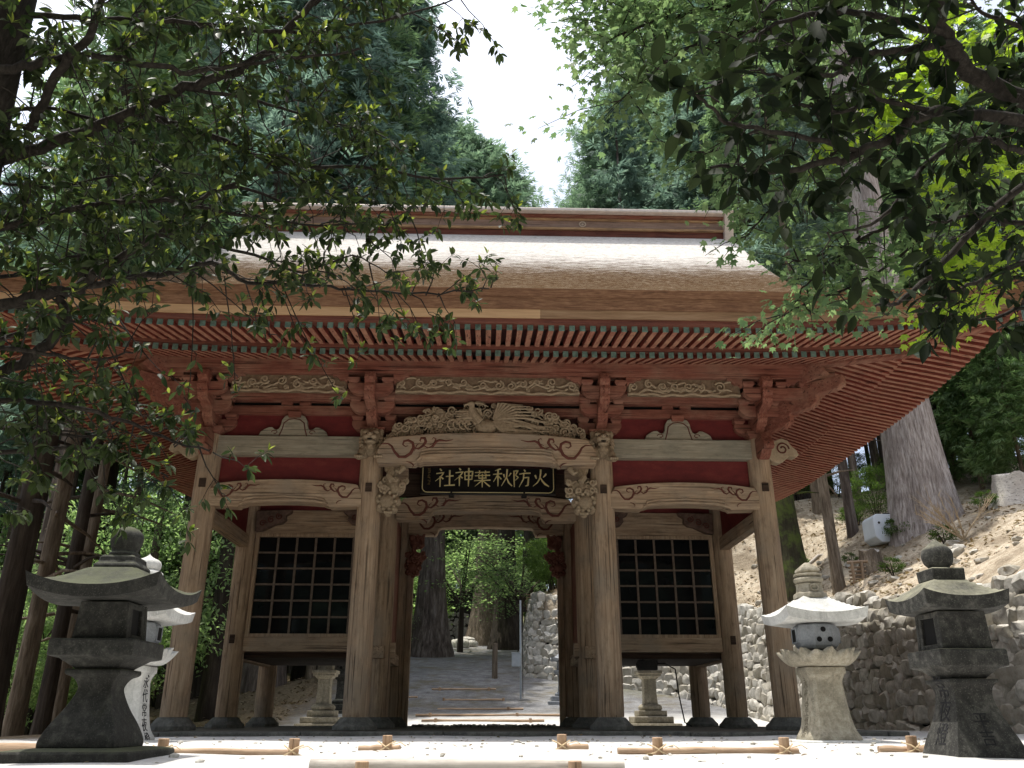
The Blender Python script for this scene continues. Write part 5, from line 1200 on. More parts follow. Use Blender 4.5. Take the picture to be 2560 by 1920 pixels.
def trunk_mb(H, r, seed, n=14, flare=.5, lean=(0,0), ridged=0.0):
    q = random.Random(seed); mb = MB(); rings = []; K = 16 if not ridged else 40
    ph = [q.uniform(0,6.28) for _ in range(6)]
    for i in range(n+1):
        t = (i/n)**1.7; z = H*t; rr = r*(1-.78*t)*(1+flare*math.exp(-z/(r*2.6))); ring = []
        for k in range(K):
            a = 2*math.pi*k/K; f = 1+.05*math.sin(3*a+ph[0]+z*.2)+(ridged*(math.sin(9*a+ph[1])*.6+math.sin(17*a+ph[2]+z*.1)*.4+math.sin(5*a+ph[3])*.9*math.exp(-z/(r*2.2))))
            ring.append((lean[0]*t*H+rr*f*math.cos(a), lean[1]*t*H+rr*f*math.sin(a), z-.35*(i == 0)))
        rings.append(ring)
    mb.loft(rings); return mb
def stubs(mb, H, r, seed, z0, z1, n):
    q = random.Random(seed+99)
    for i in range(n):
        z = q.uniform(z0,z1); a = q.uniform(0,6.28); L = q.uniform(.5,1.8); d = Vector((math.cos(a),math.sin(a),q.uniform(-.25,.3))); rr = r*(1-.78*z/H)
        mb.tube([Vector((0,0,z))+d*rr*.7, Vector((0,0,z))+d*(rr+L*.5), Vector((0,0,z))+d*(rr+L)+Vector((0,0,-.1*L))], [.045,.03,.01], 5)
def make_tree(name, loc, label, cat, trunk_me, crown_me, group=None, rz=0, scale=1.0):
    r_ = empty(name, loc, label, cat, group); r_.rotation_euler = (0,0,rz); r_.scale = (scale,)*3
    a = bpy.data.objects.new('trunk', trunk_me); COL.objects.link(a); a.parent = r_
    if crown_me is not None: b = bpy.data.objects.new('crown', crown_me); COL.objects.link(b); b.parent = r_
    return r_
def tmesh(H, r, seed, mat, st=None, **k):
    mb = trunk_mb(H, r, seed, **k)
    if st: stubs(mb, H, r, seed, *st)
    return mb.mesh('trunk', mat, 60)

# --- great cedars behind the roof
CR = [cedar_mesh(1, 36, 12, 4.2, 330, [LF_CEDAR_B], (.34,.72), .75), cedar_mesh(2, 34, 10, 4.0, 330, [LF_CEDAR], (.34,.72), .7), cedar_mesh(3, 30, 3, 4.6, 420, [LF_CEDAR_B], (.34,.7), .85)]
TR = [tmesh(35.5, .55, 1, BARK, (6,22,16)), tmesh(33.5, .60, 2, BARK_DK, (5,22,16)), tmesh(29.5, .5, 3, BARK, (3,18,14))]
DISTANT = leafm('hazy_cedar_needles', (.14,.20,.155), (.27,.34,.25), .4, (1.2,1.45,1.1), .8, .1)  # distance haze painted into paler needles
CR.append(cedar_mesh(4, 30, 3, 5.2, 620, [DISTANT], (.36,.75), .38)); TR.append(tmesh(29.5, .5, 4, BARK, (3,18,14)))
def cedar_at(px, py, y, kind, top=None, label='', group=None, sc=None):
    """(px,py) on the trunk or crown axis at depth y; top = pixel row of the tree top if in view"""
    p = at_y(px, py, y); x = p.x; zg = hill_z(x,y) if x > wallx(y) else ground_z(x,y); H = (36,34,30,30)[kind]
    s = sc or ((at_y(px, top, y).z-zg)/H if top is not None else 1.0)
    return make_tree('cedar_tree', (x,y,zg-.2), label, 'cedar tree', TR[kind], CR[kind], group, rnd.uniform(0,6.28), s)
B1 = 'cedars rising behind the left half of the roof'
for px_, y, k, s in ((800,19,0,1.25),(905,22,1,1.22),(1010,25,0,1.12),(690,20,1,1.1),(430,23,1,1.1),(860,30,0,1.3)):
    cedar_at(px_, 300, y, k, None, 'tall dark cedar of the mass rising behind the left half of the roof', B1, s)
B2 = 'cedars rising behind the right half of the roof'
cedar_at(1545, 300, 30, 3, 268, 'round-topped hazy cedar standing free beside the gap of white sky')
cedar_at(1640, 300, 36, 1, -180, 'very tall dark cedar rising just behind the round-topped hazy cedar')
cedar_at(1500, 450, 33, 3, 430, 'lower hazy cedar between the sky gap and the round-topped cedar')
for px_, y, k, tp in ((1790,24,2,-60),(1880,30,0,-200),(2340,24,2,270),(2480,26,0,200),(2120,34,1,-100),(2560,18,2,330),(1720,42,1,60)):
    cedar_at(px_, 400, y, k, tp, 'tall cedar of the wood rising behind the right end of the roof', B2)
for px_, tp in ((1065,310),(1130,345),(1195,385),(1255,450)):
    cedar_at(px_, 470, 62, 3, tp, 'small pale far-off cedar showing just above the ridge', 'far cedars above the ridge')

# --- giant cedar on the bank
p = at_y(2335,1395,10); gz = hill_z(p.x-.9,10)-.15
GT = empty('cedar_tree', (p.x,10,gz), 'giant cedar with a massive furrowed grey trunk on the right bank', 'cedar tree')
mb = trunk_mb(36, .78, 77, 34, .45, (-.008,0), .035); o = mb.obj('trunk', BARK_PALE, None, 60); o.parent = GT
o = put('crown', cedar_mesh(78, 37, 23, 3.4, 220, [LF_CEDAR], (.34,.72), .75)); o.parent = GT
# --- mossy trunk, pale slim trunks on the bank
def bank_tree(px, py, y, r, H, mat, label, crown=None, flare=.5, lean=(0,0), grp=None):
    p = at_y(px, py, y); t = empty('cedar_tree', (p.x,y,hill_z(p.x-r,y)-.1), label, 'cedar tree', grp); mb = trunk_mb(H, r, int(px), 14, flare, lean); stubs(mb, H, r, int(px), 3, H*.5, 8)
    o = mb.obj('trunk', mat, None, 60); o.parent = t
    if crown is not None: c_ = put('crown', crown); c_.parent = t
    return t
SLIM = [cedar_mesh(20+k, 22, (9,7,11)[k], 1.9, 110, [(LF_CEDAR,LF_CEDAR_B,LF_CEDAR)[k]], (.3,.62), .7) for k in range(3)]
bank_tree(1965,1385,12,.48,22,BARK_MOSS,'mossy dark trunk on the bank just right of the outer gate pillar',SLIM[0],.9)
bank_tree(2093,1440,9.5,.165,20,BARK_TAN,'slim pale grey trunk on the bank left of the rail fence',SLIM[1],.3,(-.012,0))
bank_tree(2138,1370,12.5,.17,20,BARK,'slim brown trunk behind the white tank',SLIM[2],.3)
# --- wood on the right hillside
g2 = random.Random(41); WR = 'slim cedars of the wood on the right hillside'
TRS = [tmesh(22, .12+.025*k, 30+k, (BARK_DK,BARK,BARK_TAN)[k], (3,12,10), flare=.3) for k in range(3)]
for k in range(78):
    y = g2.uniform(12,48); x = wallx(y)+g2.uniform(2.0,34) if y > 20 else g2.uniform(16,44); 
    if x < 14.5 and y < 14: continue
    make_tree('cedar_tree', (x,y,hill_z(x,y)-.15), 'slim cedar trunk in the wood covering the right hillside', 'cedar tree', TRS[k%3], SLIM[k%3], WR, g2.uniform(0,6.28), g2.uniform(.8,1.15))
for k in range(18):
    y = g2.uniform(14.5,27); x = g2.uniform(9.6,24)
    if abs(x-12.6) < 1.6 and y < 17: continue
    make_tree('cedar_tree', (x,y,hill_z(x,y)-.15), 'slim cedar trunk in the wood covering the right hillside', 'cedar tree', TRS[k%3], SLIM[k%3], WR, g2.uniform(0,6.28), g2.uniform(.8,1.1))
# young cedars with low light-green foliage beside the giant trunk
YC = cedar_mesh(55, 9, .8, 2.0, 230, [leafm('young_cedar_spray', (.12,.19,.09), (.27,.35,.19), .5, (1.3,1.6,1.0), .7, .15)], (.28,.6), .8); YT = tmesh(8.5, .10, 55, BARK_TAN, (1,6,8), flare=.3)
for k, (px_, py_, y) in enumerate(((2480,1330,17),(2590,1320,15),(2420,1330,19),(2540,1330,21))):
    p = at_y(px_, py_, y); make_tree('young_cedar', (p.x,y,hill_z(p.x,y)), 'young light-green cedar with low feathery sprays right of the giant trunk', 'young cedar', YT, YC, 'young cedars beside the giant trunk', k*1.3, g2.uniform(.8,1.1))

# --- forest of slim trunks on the left
WL_ = 'slim cedars of the forest on the left'
for px_, y, rr, mt, lab in ((48,2.0,.165,BARK_TAN,'tan speckled trunk nearest the left edge, beside the mossy lantern'),(118,3.2,.15,BARK_DK,'dark trunk right behind the tan speckled trunk at the left edge'),(150,4.0,.14,BARK_TAN,'second tan trunk, behind the mossy lantern'),(-30,0.5,.24,BARK_DK,'thick dark trunk at the very left edge of the view'),(520,12.5,.25,BARK_DK,'dark trunk just behind the outer gate pillar on the left'),(560,14,.12,BARK_TAN,'thin tan trunk with a side branch between the left gate pillars')):
    p = at_y(px_, 1740, y); gz = ground_z(p.x,y)
    t = empty('cedar_tree', (p.x,y,gz-.1), lab, 'cedar tree'); mb = trunk_mb(24, rr, px_+500, 14, .35, (.004,0)); stubs(mb, 24, rr, px_+500, 2, 10, 14); o = mb.obj('trunk', mt, None, 60); o.parent = t
    c_ = put('crown', SLIM[abs(px_)%3]); c_.parent = t
g3 = random.Random(17); n_ = 0
while n_ < 36:
    y = g3.uniform(7,34); x = g3.uniform(-26,-7.0) if y < 17 else g3.uniform(-27,-5.8)
    make_tree('cedar_tree', (x,y,ground_z(x,y)-.15), 'slim dark cedar trunk among many in the forest on the left', 'cedar tree', TRS[n_%3] if n_ % 4 else TRS[0], SLIM[n_%3], WL_, g3.uniform(0,6.28), g3.uniform(.85,1.25)); n_ += 1
# --- understorey bushes: clumps of small leaves around a few stems
def bush_mesh(seed, rx, rz, nc, per, mats, leaf=(.10,.2), tm=TB, low=.15):
    g = np.random.default_rng(seed); pos, dr, nm, sz = [], [], [], []
    for i in range(nc):
        d = unit(g.normal(0,1,3)); r = g.uniform(.35,1)**.5; c = np.array([d[0]*rx*r, d[1]*rx*r, rz*(low+.5*(1+d[2]*r)*(1-low*.5))]); s = g.uniform(.16,.34)*rx
        P = c+g.normal(0,.5,(per,3))*s*np.array([1,1,.5]); pos.append(P); dr.append(g.normal(0,1,(per,3))+np.array([0,0,-.2])); nm.append(np.array([0,0,1])+g.normal(0,.5,(per,3))); sz.append(g.uniform(*leaf,per))
    V, F = scatter(*tm, *map(np.concatenate,(pos,dr,nm,sz))); return tri_mesh('bush_crown', V, F, mats)
def stems_mb(seed, rx, rz, n=6):
    q = random.Random(seed); mb = MB()
    for i in range(n):
        a = q.uniform(0,6.28); e = Vector((math.cos(a)*rx*.7, math.sin(a)*rx*.7, rz*q.uniform(.6,.95))); mb.tube([(0,0,-.3),e*.35+Vector((0,0,.1*rz)),e*.7,e], [.05,.04,.025,.01], 6)
    return mb
BU = [bush_mesh(60, 2.6, 5.0, 110, 120, [LF_LIGHT], (.07,.15)), bush_mesh(61, 2.4, 4.6, 90, 100, [LF_BUSH], (.08,.17)), bush_mesh(62, 1.1, 1.6, 36, 40, [LF_BUSH], (.09,.18))]
BS = [stems_mb(60,2.6,5.0,7).mesh('stems', BARK_DK, 60), stems_mb(61,2.4,4.6,7).mesh('stems', BARK_DK, 60), stems_mb(62,1.1,1.6,7).mesh('stems', BARK_DK, 60)]
def bush(x, y, k, s, label, grp, dz=0.0):
    z = (hill_z(x,y) if x > wallx(y) else ground_z(x,y))+dz
    r_ = empty('bush', (x,y,z), label, 'bush', grp); r_.scale = (s,)*3; r_.rotation_euler = (0,0,rnd.uniform(0,6.28))
    for nm, me in (('stems',BS[k]),('foliage',BU[k])): o = bpy.data.objects.new(nm, me); COL.objects.link(o); o.parent = r_
for k in range(40):
    y = g3.uniform(9,44); x = g3.uniform(-32,-8.5) if y < 18 else g3.uniform(-32,-7.5)
    bush(x, y, 0 if k % 3 else 1, g3.uniform(.7,1.5), 'bright green bush filling the gaps between the trunks of the left forest', 'bushes in the left forest')
for k in range(24):
    y = g3.uniform(32,80); x = g3.uniform(-75,-14); bush(x, y, 0, g3.uniform(1.6,2.4)*(1 if y < 48 else 1.9), 'sunlit light-green thicket beyond the trunks of the left forest', 'sunlit thickets beyond the left forest')
for k in range(22):
    y = g3.uniform(17,36); x = g3.uniform(-26,-9.5); bush(x, y, 0, g3.uniform(.9,1.6), 'bright green bush filling the gaps between the trunks of the left forest', 'bushes in the left forest')
for px_, y in ((70,6),(150,7.5),(190,9)):
    p = at_y(px_,1760,y); bush(p.x, y, 0, .75, 'sunlit yellow-green bush low behind the squat mossy lantern', 'sunlit bushes behind the mossy lantern')
for k in range(14):
    y = g3.uniform(14,38); x = wallx(y)+g3.uniform(3,20); bush(x, y, 1, g3.uniform(.25,.5), 'dark green bush in the shade of the right hillside wood', 'bushes on the right hillside')
for k in range(12):
    y = g3.uniform(7,16); x = wallx(y)+g3.uniform(1.2,7); bush(x, y, 2, g3.uniform(.18,.4), 'small leafy tuft growing on the sunlit bank', 'leafy tufts on the bank')
# --- beyond the passage: big trunks, maple canopy, bushes
for px_, y, rr, mt, lab, H in ((1075,30,.72,BARK,'big grey-barked cedar left of the path beyond the passage',30),(1217,42,.85,BARK_TAN,'pale lit cedar trunk in the middle of the passage view',30),(1265,36,.62,BARK_DK,'dark cedar trunk leaning just right of the pale one',28),(1330,40,.55,BARK_DK,'dark trunk on the bank at the right of the passage view',28)):
    p = at_y(px_,1605,y); gz = (hill_z(p.x,y) if p.x > wallx(y) else ground_z(p.x,y))
    t = empty('cedar_tree', (p.x,y,gz-.1), lab, 'cedar tree'); mb = trunk_mb(H, rr, px_, 18, .8, (0,0), .03); o = mb.obj('trunk', mt, None, 60); o.parent = t
    c_ = put('crown', cedar_mesh(px_, H+1, 13, 3.4, 120, [LF_CEDAR], (.34,.72), .7)); c_.parent = t
def maple_tree_mesh(seed, R0, H, n, mat, per=26, leaf=(.10,.17)):
    g = np.random.default_rng(seed); pos, dr, nm, sz = [], [], [], []
    for i in range(n):
        a = g.uniform(0,6.28); r = R0*g.uniform(.1,1)**.6; z = H*(.55+.45*g.uniform(0,1))*(1-.35*(r/R0)**2); c = np.array([r*math.cos(a), r*math.sin(a), z])
        P = c+g.normal(0,1,(per,3))*np.array([.5,.5,.09]); pos.append(P); dr.append(g.normal(0,1,(per,3))*np.array([1,1,.2])+np.array([0,0,-.3])); nm.append(np.array([0,0,1])+g.normal(0,.3,(per,3))); sz.append(g.uniform(*leaf,per))
    V, F = scatter(*TM, *map(np.concatenate,(pos,dr,nm,sz))); return tri_mesh('maple_crown', V, F, [mat])
def maple_stems(seed, R0, H):
    q = random.Random(seed); mb = MB(); mb.tube([(0,0,-.3),(.05,.02,H*.3),(.1,0,H*.5)], [.16,.12,.09], 8)
    for i in range(8):
        a = q.uniform(0,6.28); e = Vector((math.cos(a)*R0*.75, math.sin(a)*R0*.75, H*q.uniform(.65,.9))); b = Vector((.06,.01,H*q.uniform(.3,.5))); mb.tube([b,b.lerp(e,.4)+Vector((0,0,.25)),e], [.07,.045,.012], 6)
    return mb
MPL = [maple_tree_mesh(91, 3.4, 6.0, 150, LF_LIGHT), maple_tree_mesh(92, 3.2, 6.0, 140, LF_MAPLE)]; MPS = [maple_stems(91,3.4,6).mesh('limbs', BARK_DK, 60), maple_stems(92,3.2,6).mesh('limbs', BARK_DK, 60)]
for px_, y, k, s, lab in ((1150,33,0,1.15,'bright yellow-green maple spreading over the path beyond the passage'),(1300,31,1,1.0,'darker green maple over the right bank beyond the passage'),(1230,50,0,1.3,'maple catching the light at the far end of the path')):
    p = at_y(px_,1600,y); x = p.x; z = (hill_z(x,y) if x > wallx(y) else ground_z(x,y)) 
    r_ = make_tree('maple_tree', (x,y,z), lab, 'maple tree', MPS[k], MPL[k], None, px_, s)
for x, y, k, s in ((-4.6,24,0,.55),(-6.2,30,0,.8),(-4.2,40,1,.9),(-7,46,1,1.2),(-2,50,1,1.0),(1.5,54,1,1.3),(5.5,36,1,.8),(6.5,30,1,.7),(4.2,46,1,.9),(7.5,25,2,.9)):
    bush(x, y, k, s, 'leafy bush crowding the path beyond the passage', 'bushes beyond the passage')
for k in range(26):
    y = g3.uniform(52,80); x = g3.uniform(-26,22); make_tree('cedar_tree', (x,y,max(ground_z(x,y) if x < wallx(y) else hill_z(x,y),2)-.2), 'slim cedar in the dark wood that closes the path behind the passage', 'cedar tree', TRS[k%3], SLIM[k%3], 'cedars closing the far end of the path', k, g3.uniform(1.0,1.4))
for x, y, k, s_ in ((2.9,20.6,1,.45),(3.8,20.2,1,.4),(2.8,22.5,1,.5),(4.8,19.6,2,.6),(5.6,18.6,2,.6),(3.2,25,1,.6),(4.6,23,1,.6),(6.4,18.4,1,.4)): bush(x, y, k, s_, 'dark leafy bush overhanging the corner of the wall beyond the passage', 'bushes on the wall corner')
# small ferns / litter on the banks: countless, one object each
def litter(name, label, n, fn, mats, size, tm, seed, flatness=.9):
    g = np.random.default_rng(seed); q = random.Random(seed); P = []
    while len(P) < n:
        a = fn(q)
        if a is not None: P.append(a)
    P = np.array(P); V, F = scatter(*tm, P, g.normal(0,1,(n,3))*np.array([1,1,.25])+np.array([0,0,.25*(1-flatness)]), np.array([0,0,1])+g.normal(0,.4,(n,3)), g.uniform(*size,n))
    tag(put(name, tri_mesh(name, V, F, mats)), label, None, None, 'stuff')
def hillpt(q): y = q.uniform(4,26); x = wallx(y)+.3+q.random()**1.5*14; return (x,y,hill_z(x,y)+.02)
litter('leaf_litter', 'dry brown leaf litter and twigs strewn over the right bank', 11000, hillpt, [leafm('dry_leaf', (.16,.10,.055), (.42,.31,.20), .1)], (.05,.16), TB, 5)
def leftpt(q): y = q.uniform(6,30); x = -5.6-q.random()**1.3*12; return (x,y,ground_z(x,y)+.02)
litter('leaf_litter', 'dry leaves and roots covering the forest floor on the left', 5000, leftpt, [leafm('dry_leaf_dark', (.12,.075,.045), (.34,.25,.16), .1)], (.06,.18), TB, 6)

# ------------------------------------------------------------------ overhanging trees near the camera
class Canopy:
    def __init__(s, seed): s.q = random.Random(seed); s.wood = MB(); s.twigs = MB(); s.L = {0: [], 1: []}
    def limb(s, px, r0, r1, keep=True):
        """px = [(x,y,Z)...] survey points; returns the smooth 3-D path"""
        P = [at(*p) for p in px]; out = []
        Q = [P[0]]+P+[P[-1]]
        for i in range(1, len(Q)-2):
            for k in range(5):
                t = k/5; out.append(.5*((2*Q[i])+(-Q[i-1]+Q[i+1])*t+(2*Q[i-1]-5*Q[i]+4*Q[i+1]-Q[i+2])*t*t+(-Q[i-1]+3*Q[i]-3*Q[i+1]+Q[i+2])*t**3))
        out.append(P[-1]); n = len(out)
        out = [p+Vector((s.q.uniform(-1,1),s.q.uniform(-1,1),s.q.uniform(-1,1)))*min(.012,r0*.5) for p in out]
        if keep: s.wood.tube(out, [r0+(r1-r0)*i/(n-1) for i in range(n)], 8, .06)
        return out
    def rosette(s, p, d, size, old, new, droop):
        q = s.q; d = d.normalized()
        for k in range(old):
            v = Vector((q.gauss(0,1),q.gauss(0,1),q.gauss(0,1))); v = (v-d*v.dot(d)).normalized()
            e = (d*.45+v+Vector((0,0,-droop*q.uniform(.4,1.4)))).normalized(); n_ = Vector((q.gauss(0,.45),q.gauss(0,.45),1))
            s.L[0].append((p+v*.004-d*q.uniform(0,.05), e, n_, size*q.uniform(.7,1.15)))
        for k in range(new):
            v = Vector((q.gauss(0,1),q.gauss(0,1),q.gauss(0,1))); v = (v-d*v.dot(d)).normalized()
            e = (d*.5+Vector((0,0,.8))+v*.55).normalized(); s.L[1].append((p, e, v*-1+Vector((0,0,.3)), size*q.uniform(.45,.8)))
    def sprout(s, path, step, ln, r, size, old=(4,7), new=(0,5), droop=.6, bias=(0,0,0), start=0.0, sub=3, pnew=.6):
        q = s.q; acc = 0; tot = sum((b-a).length for a, b in zip(path, path[1:])); run = 0
        for a, b in zip(path, path[1:]):
            sg = (b-a).length; run += sg; acc += sg
            while acc > step:
                acc -= step*q.uniform(.7,1.3)
                if run < start*tot: continue
                t = (b-a).normalized(); v = Vector((q.gauss(0,1),q.gauss(0,1)*.8,q.gauss(0,1))); v = v-t*v.dot(t)
                d = (t*q.uniform(.2,.9)+v.normalized()+Vector(bias)).normalized(); l = q.uniform(*ln)*(1.0-.3*run/tot)
                pts = [b+d*(l*u)+Vector((0,0,-.16*l*u*u))+Vector((q.gauss(0,.012),q.gauss(0,.012),q.gauss(0,.012))) for u in (0,.33,.66,1)]
                s.twigs.tube(pts, [r,r*.75,r*.55,r*.3], 4)
                for k in range(sub):
                    u = q.uniform(.35,1) if k else 1.0; i = min(2,int(u*3)); c = pts[i].lerp(pts[i+1], u*3-i if u < 1 else 1)
                    e = (d+Vector((q.gauss(0,.7),q.gauss(0,.7),q.gauss(0,.5)))).normalized(); m_ = c+e*(q.uniform(.05,.16)*(1 if k else .2)*size/.065)
                    if k: s.twigs.tube([c,(c+m_)/2+Vector((0,0,.01)),m_], [r*.5,r*.4,r*.25], 3)
                    s.rosette(m_, e, size, q.randint(*old), q.randint(*new) if q.random() < pnew else 0, droop)
    def tip(s, px, size, old=6, new=4, droop=.6):
        p = at(*px); s.rosette(p, Vector((s.q.gauss(0,.5),s.q.gauss(0,.5),.3)), size, old, new, droop)
    def finish(s, name, label, cat, loc, mats, tm, bark_, tmo=None):
        root = empty(name, loc, label, cat)
        s.wood.obj('limbs', bark_, root, 60); s.twigs.obj('twigs', bark_, root, 60, fix=False)
        for k, nm in ((0,'foliage'),(1,'young_or_sunlit_leaves')):
            if not s.L[k]: continue
            A = s.L[k]; V, F = scatter(*(tm if k == 0 else (tmo or tm)), [tuple(a[0]) for a in A], [tuple(a[1]) for a in A], [tuple(a[2]) for a in A], [a[3] for a in A])
            put(nm, tri_mesh(nm, V, F, [mats[k]], None, True), root)
        return root

# glossy-leaved tree overhanging on the left
C = Canopy(101); S_ = .068
limbs = [
 ([(-260,480,4.2),(0,399,4.2),(127,359,4.25),(336,284,4.3),(463,220,4.35),(579,179,4.4),(654,139,4.4),(781,12,4.5),(860,-90,4.6)], .036, .014, .10),
 ([(336,284,4.3),(503,330,4.5),(637,388,4.7),(723,411,4.8),(937,420,5.0),(1100,447,5.2),(1262,440,5.3)], .020, .005, .12),
 ([(-260,230,3.9),(0,174,3.9),(116,156,4.0),(249,142,4.0),(405,168,4.1),(521,179,4.2),(700,150,4.3),(900,120,4.5)], .026, .006, .11),
 ([(64,330,4.1),(145,191,4.0),(220,87,3.9),(249,12,3.9),(260,-80,3.9)], .024, .014, .14),
 ([(-260,820,4.0),(0,768,4.0),(97,735,4.05),(187,725,4.1),(249,670,4.15),(350,616,4.2),(428,565,4.3),(560,470,4.5),(700,500,4.7)], .034, .007, .11),
 ([(187,725,4.1),(272,705,4.2),(350,690,4.3),(467,674,4.4),(525,659,4.5),(622,702,4.6),(778,713,4.8),(900,725,4.9),(1060,735,5.0),(1225,722,5.1)], .020, .004, .12),
 ([(-60,960,3.9),(35,915,4.0),(117,861,4.0),(159,822,4.05),(167,803,4.05),(155,765,4.1),(152,735,4.1)], .028, .022, .30),
 ([(-200,620,4.1),(60,560,4.1),(200,520,4.2),(380,500,4.3),(560,530,4.4),(760,560,4.6),(960,560,4.8)], .020, .004, .10),
 ([(-200,60,4.1),(80,40,4.1),(260,50,4.1),(480,60,4.2),(760,80,4.5),(1000,40,4.8),(1160,-10,5.0)], .018, .004, .14),
 ([(-200,1010,4.0),(20,1000,4.1),(180,1020,4.1),(330,1060,4.2),(450,1110,4.3),(530,1125,4.35)], .018, .004, .13),
 ([(-200,1120,4.2),(30,1130,4.2),(180,1120,4.3),(300,1150,4.4),(420,1190,4.5)], .016, .004, .16),
 ([(-200,700,4.3),(40,690,4.4),(200,640,4.5),(330,680,4.6)], .014, .004, .12),
 ([(-150,900,4.4),(60,830,4.4),(230,800,4.5),(320,830,4.6)], .014, .004, .12),
 ([(-100,1060,4.3),(100,1080,4.3),(240,1090,4.4),(340,1010,4.5)], .012, .004, .13),
 ([(-100,300,4.5),(120,270,4.6),(300,330,4.7),(420,420,4.8),(520,440,4.9)], .014, .004, .11),
 ([(-100,440,4.6),(120,470,4.7),(300,440,4.8),(430,500,4.9)], .012, .004, .12),
 ([(-100,860,3.8),(90,880,3.9),(220,900,4.0),(330,880,4.0)], .014, .004, .15),
 ([(500,600,4.4),(640,640,4.6),(760,680,4.7),(880,640,4.8),(980,690,4.9)], .010, .003, .14),
 ([(560,470,4.5),(700,430,4.7),(860,500,4.9),(960,480,5.0),(1030,540,5.1)], .010, .003, .13),
 ([(463,220,4.35),(640,250,4.5),(800,300,4.7),(960,330,4.9)], .012, .003, .12),
]
paths = [C.limb(p, a, b) for p, a, b, st_ in limbs]
for (p, a, b, st_), pa in zip(limbs, paths): C.sprout(pa, st_*.62, (.16,.55), .005, S_, (4,7), (1,4), .65, (0,0,-.1), .0, 4, .5)
for x0, y0, x1, y1, Z in ((640,690,680,860,4.6),(700,700,845,985,4.7),(560,690,590,980,4.5),(480,690,470,1000,4.4),(860,715,905,870,4.9),(980,728,1010,790,5.0),(270,860,420,1150,4.2),(770,560,800,640,4.7),(900,560,930,620,4.9),(1120,450,1150,520,5.2)):
    pth_ = C.limb([(x0,y0,Z),((x0*.6+x1*.4)+6,(y0+y1)/2,Z-.02),(x1,y1,Z-.04)], .004, .002); C.sprout(pth_, .17, (.05,.16), .003, S_, (2,4), (1,4), .8, (0,0,-.2), .4, 1, .8); C.tip((x1,y1,Z-.04), S_, 4, 4)
C.wood.tube([at(-330,1400,4.4),at(-150,700,4.2),at(-40,250,4.1),at(20,40,4.1),at(70,-140,4.2)], [.20,.17,.13,.105,.09], 14, .04)
C.finish('broadleaf_tree', 'glossy dark-leaved tree with yellowish young shoots overhanging from the left', 'tree', (-3.6,-9.8,-.9), (LF_OLD, LF_NEW), TB, BRANCH)

# big-leaved dark tree overhanging on the right, close to the camera
C = Canopy(202); S_ = .074
limbs = [
 ([(2800,340,2.7),(2560,301,2.6),(2333,278,2.5),(2235,341,2.4),(2160,382,2.35),(2032,417,2.3),(1888,428,2.2),(1783,417,2.15)], .022, .004, .11),
 ([(2800,260,2.9),(2560,249,2.8),(2408,162,2.7),(2362,87,2.6),(2330,-60,2.6)], .034, .02, .13),
 ([(2408,162,2.7),(2380,110,2.6),(2260,125,2.5),(2142,145,2.4),(2061,191,2.3),(1974,191,2.25),(1900,175,2.2)], .014, .003, .10),
 ([(2160,382,2.35),(1986,336,2.25),(1836,312,2.15),(1770,262,2.1),(1731,222,2.1)], .008, .003, .11),
 ([(2560,380,2.8),(2437,347,2.7),(2322,405,2.6),(2252,492,2.5),(2180,560,2.45),(2080,585,2.4)], .012, .003, .13),
 ([(2800,470,3.0),(2560,463,3.0),(2380,637,2.9),(2264,740,2.8),(2190,770,2.75)], .018, .004, .10),
 ([(2800,640,3.0),(2600,650,3.0),(2480,690,2.95),(2380,730,2.9),(2300,790,2.85)], .014, .003, .08),
 ([(2362,87,2.6),(2200,40,2.5),(2060,30,2.4),(1940,60,2.3),(1880,100,2.2)], .012, .003, .10),
 ([(2330,-60,2.6),(2150,-40,2.6),(1990,-20,2.5),(1900,30,2.4)], .012, .003, .11),
 ([(2800,120,3.2),(2600,80,3.1),(2480,40,3.0),(2400,-20,3.0)], .014, .004, .10),
 ([(2800,560,3.2),(2560,560,3.2),(2440,540,3.1),(2330,560,3.0)], .014, .004, .10),
 ([(2800,180,3.2),(2620,170,3.2),(2520,200,3.1),(2450,230,3.0)], .012, .004, .10),
 ([(2700,760,3.1),(2560,770,3.1),(2470,800,3.05),(2400,790,3.0)], .010, .003, .09),
 ([(2333,278,2.5),(2200,250,2.4),(2100,280,2.35),(1990,260,2.3)], .008, .003, .10),
]
paths = [C.limb(p, a, b) for p, a, b, st_ in limbs]
for (p, a, b, st_), pa in zip(limbs, paths): C.sprout(pa, st_*.60, (.05,.17), .0030, S_, (2,5), (0,0), .6, (0,0,-.02), .0, 2, 0)
for t in ((1690,224,2.1),(1735,196,2.1),(1705,290,2.1),(1783,420,2.15),(1690,330,2.12),(1900,440,2.2),(1850,300,2.15),(1960,470,2.25),(2050,495,2.3)): C.tip(t, S_, 4, 0, .8)
C.finish('broadleaf_tree', 'large-leaved dark tree reaching in from the right close overhead', 'tree', (2.6,-11.2,-1.4), (LF_DARK, LF_NEW), BROADX, BRANCH)

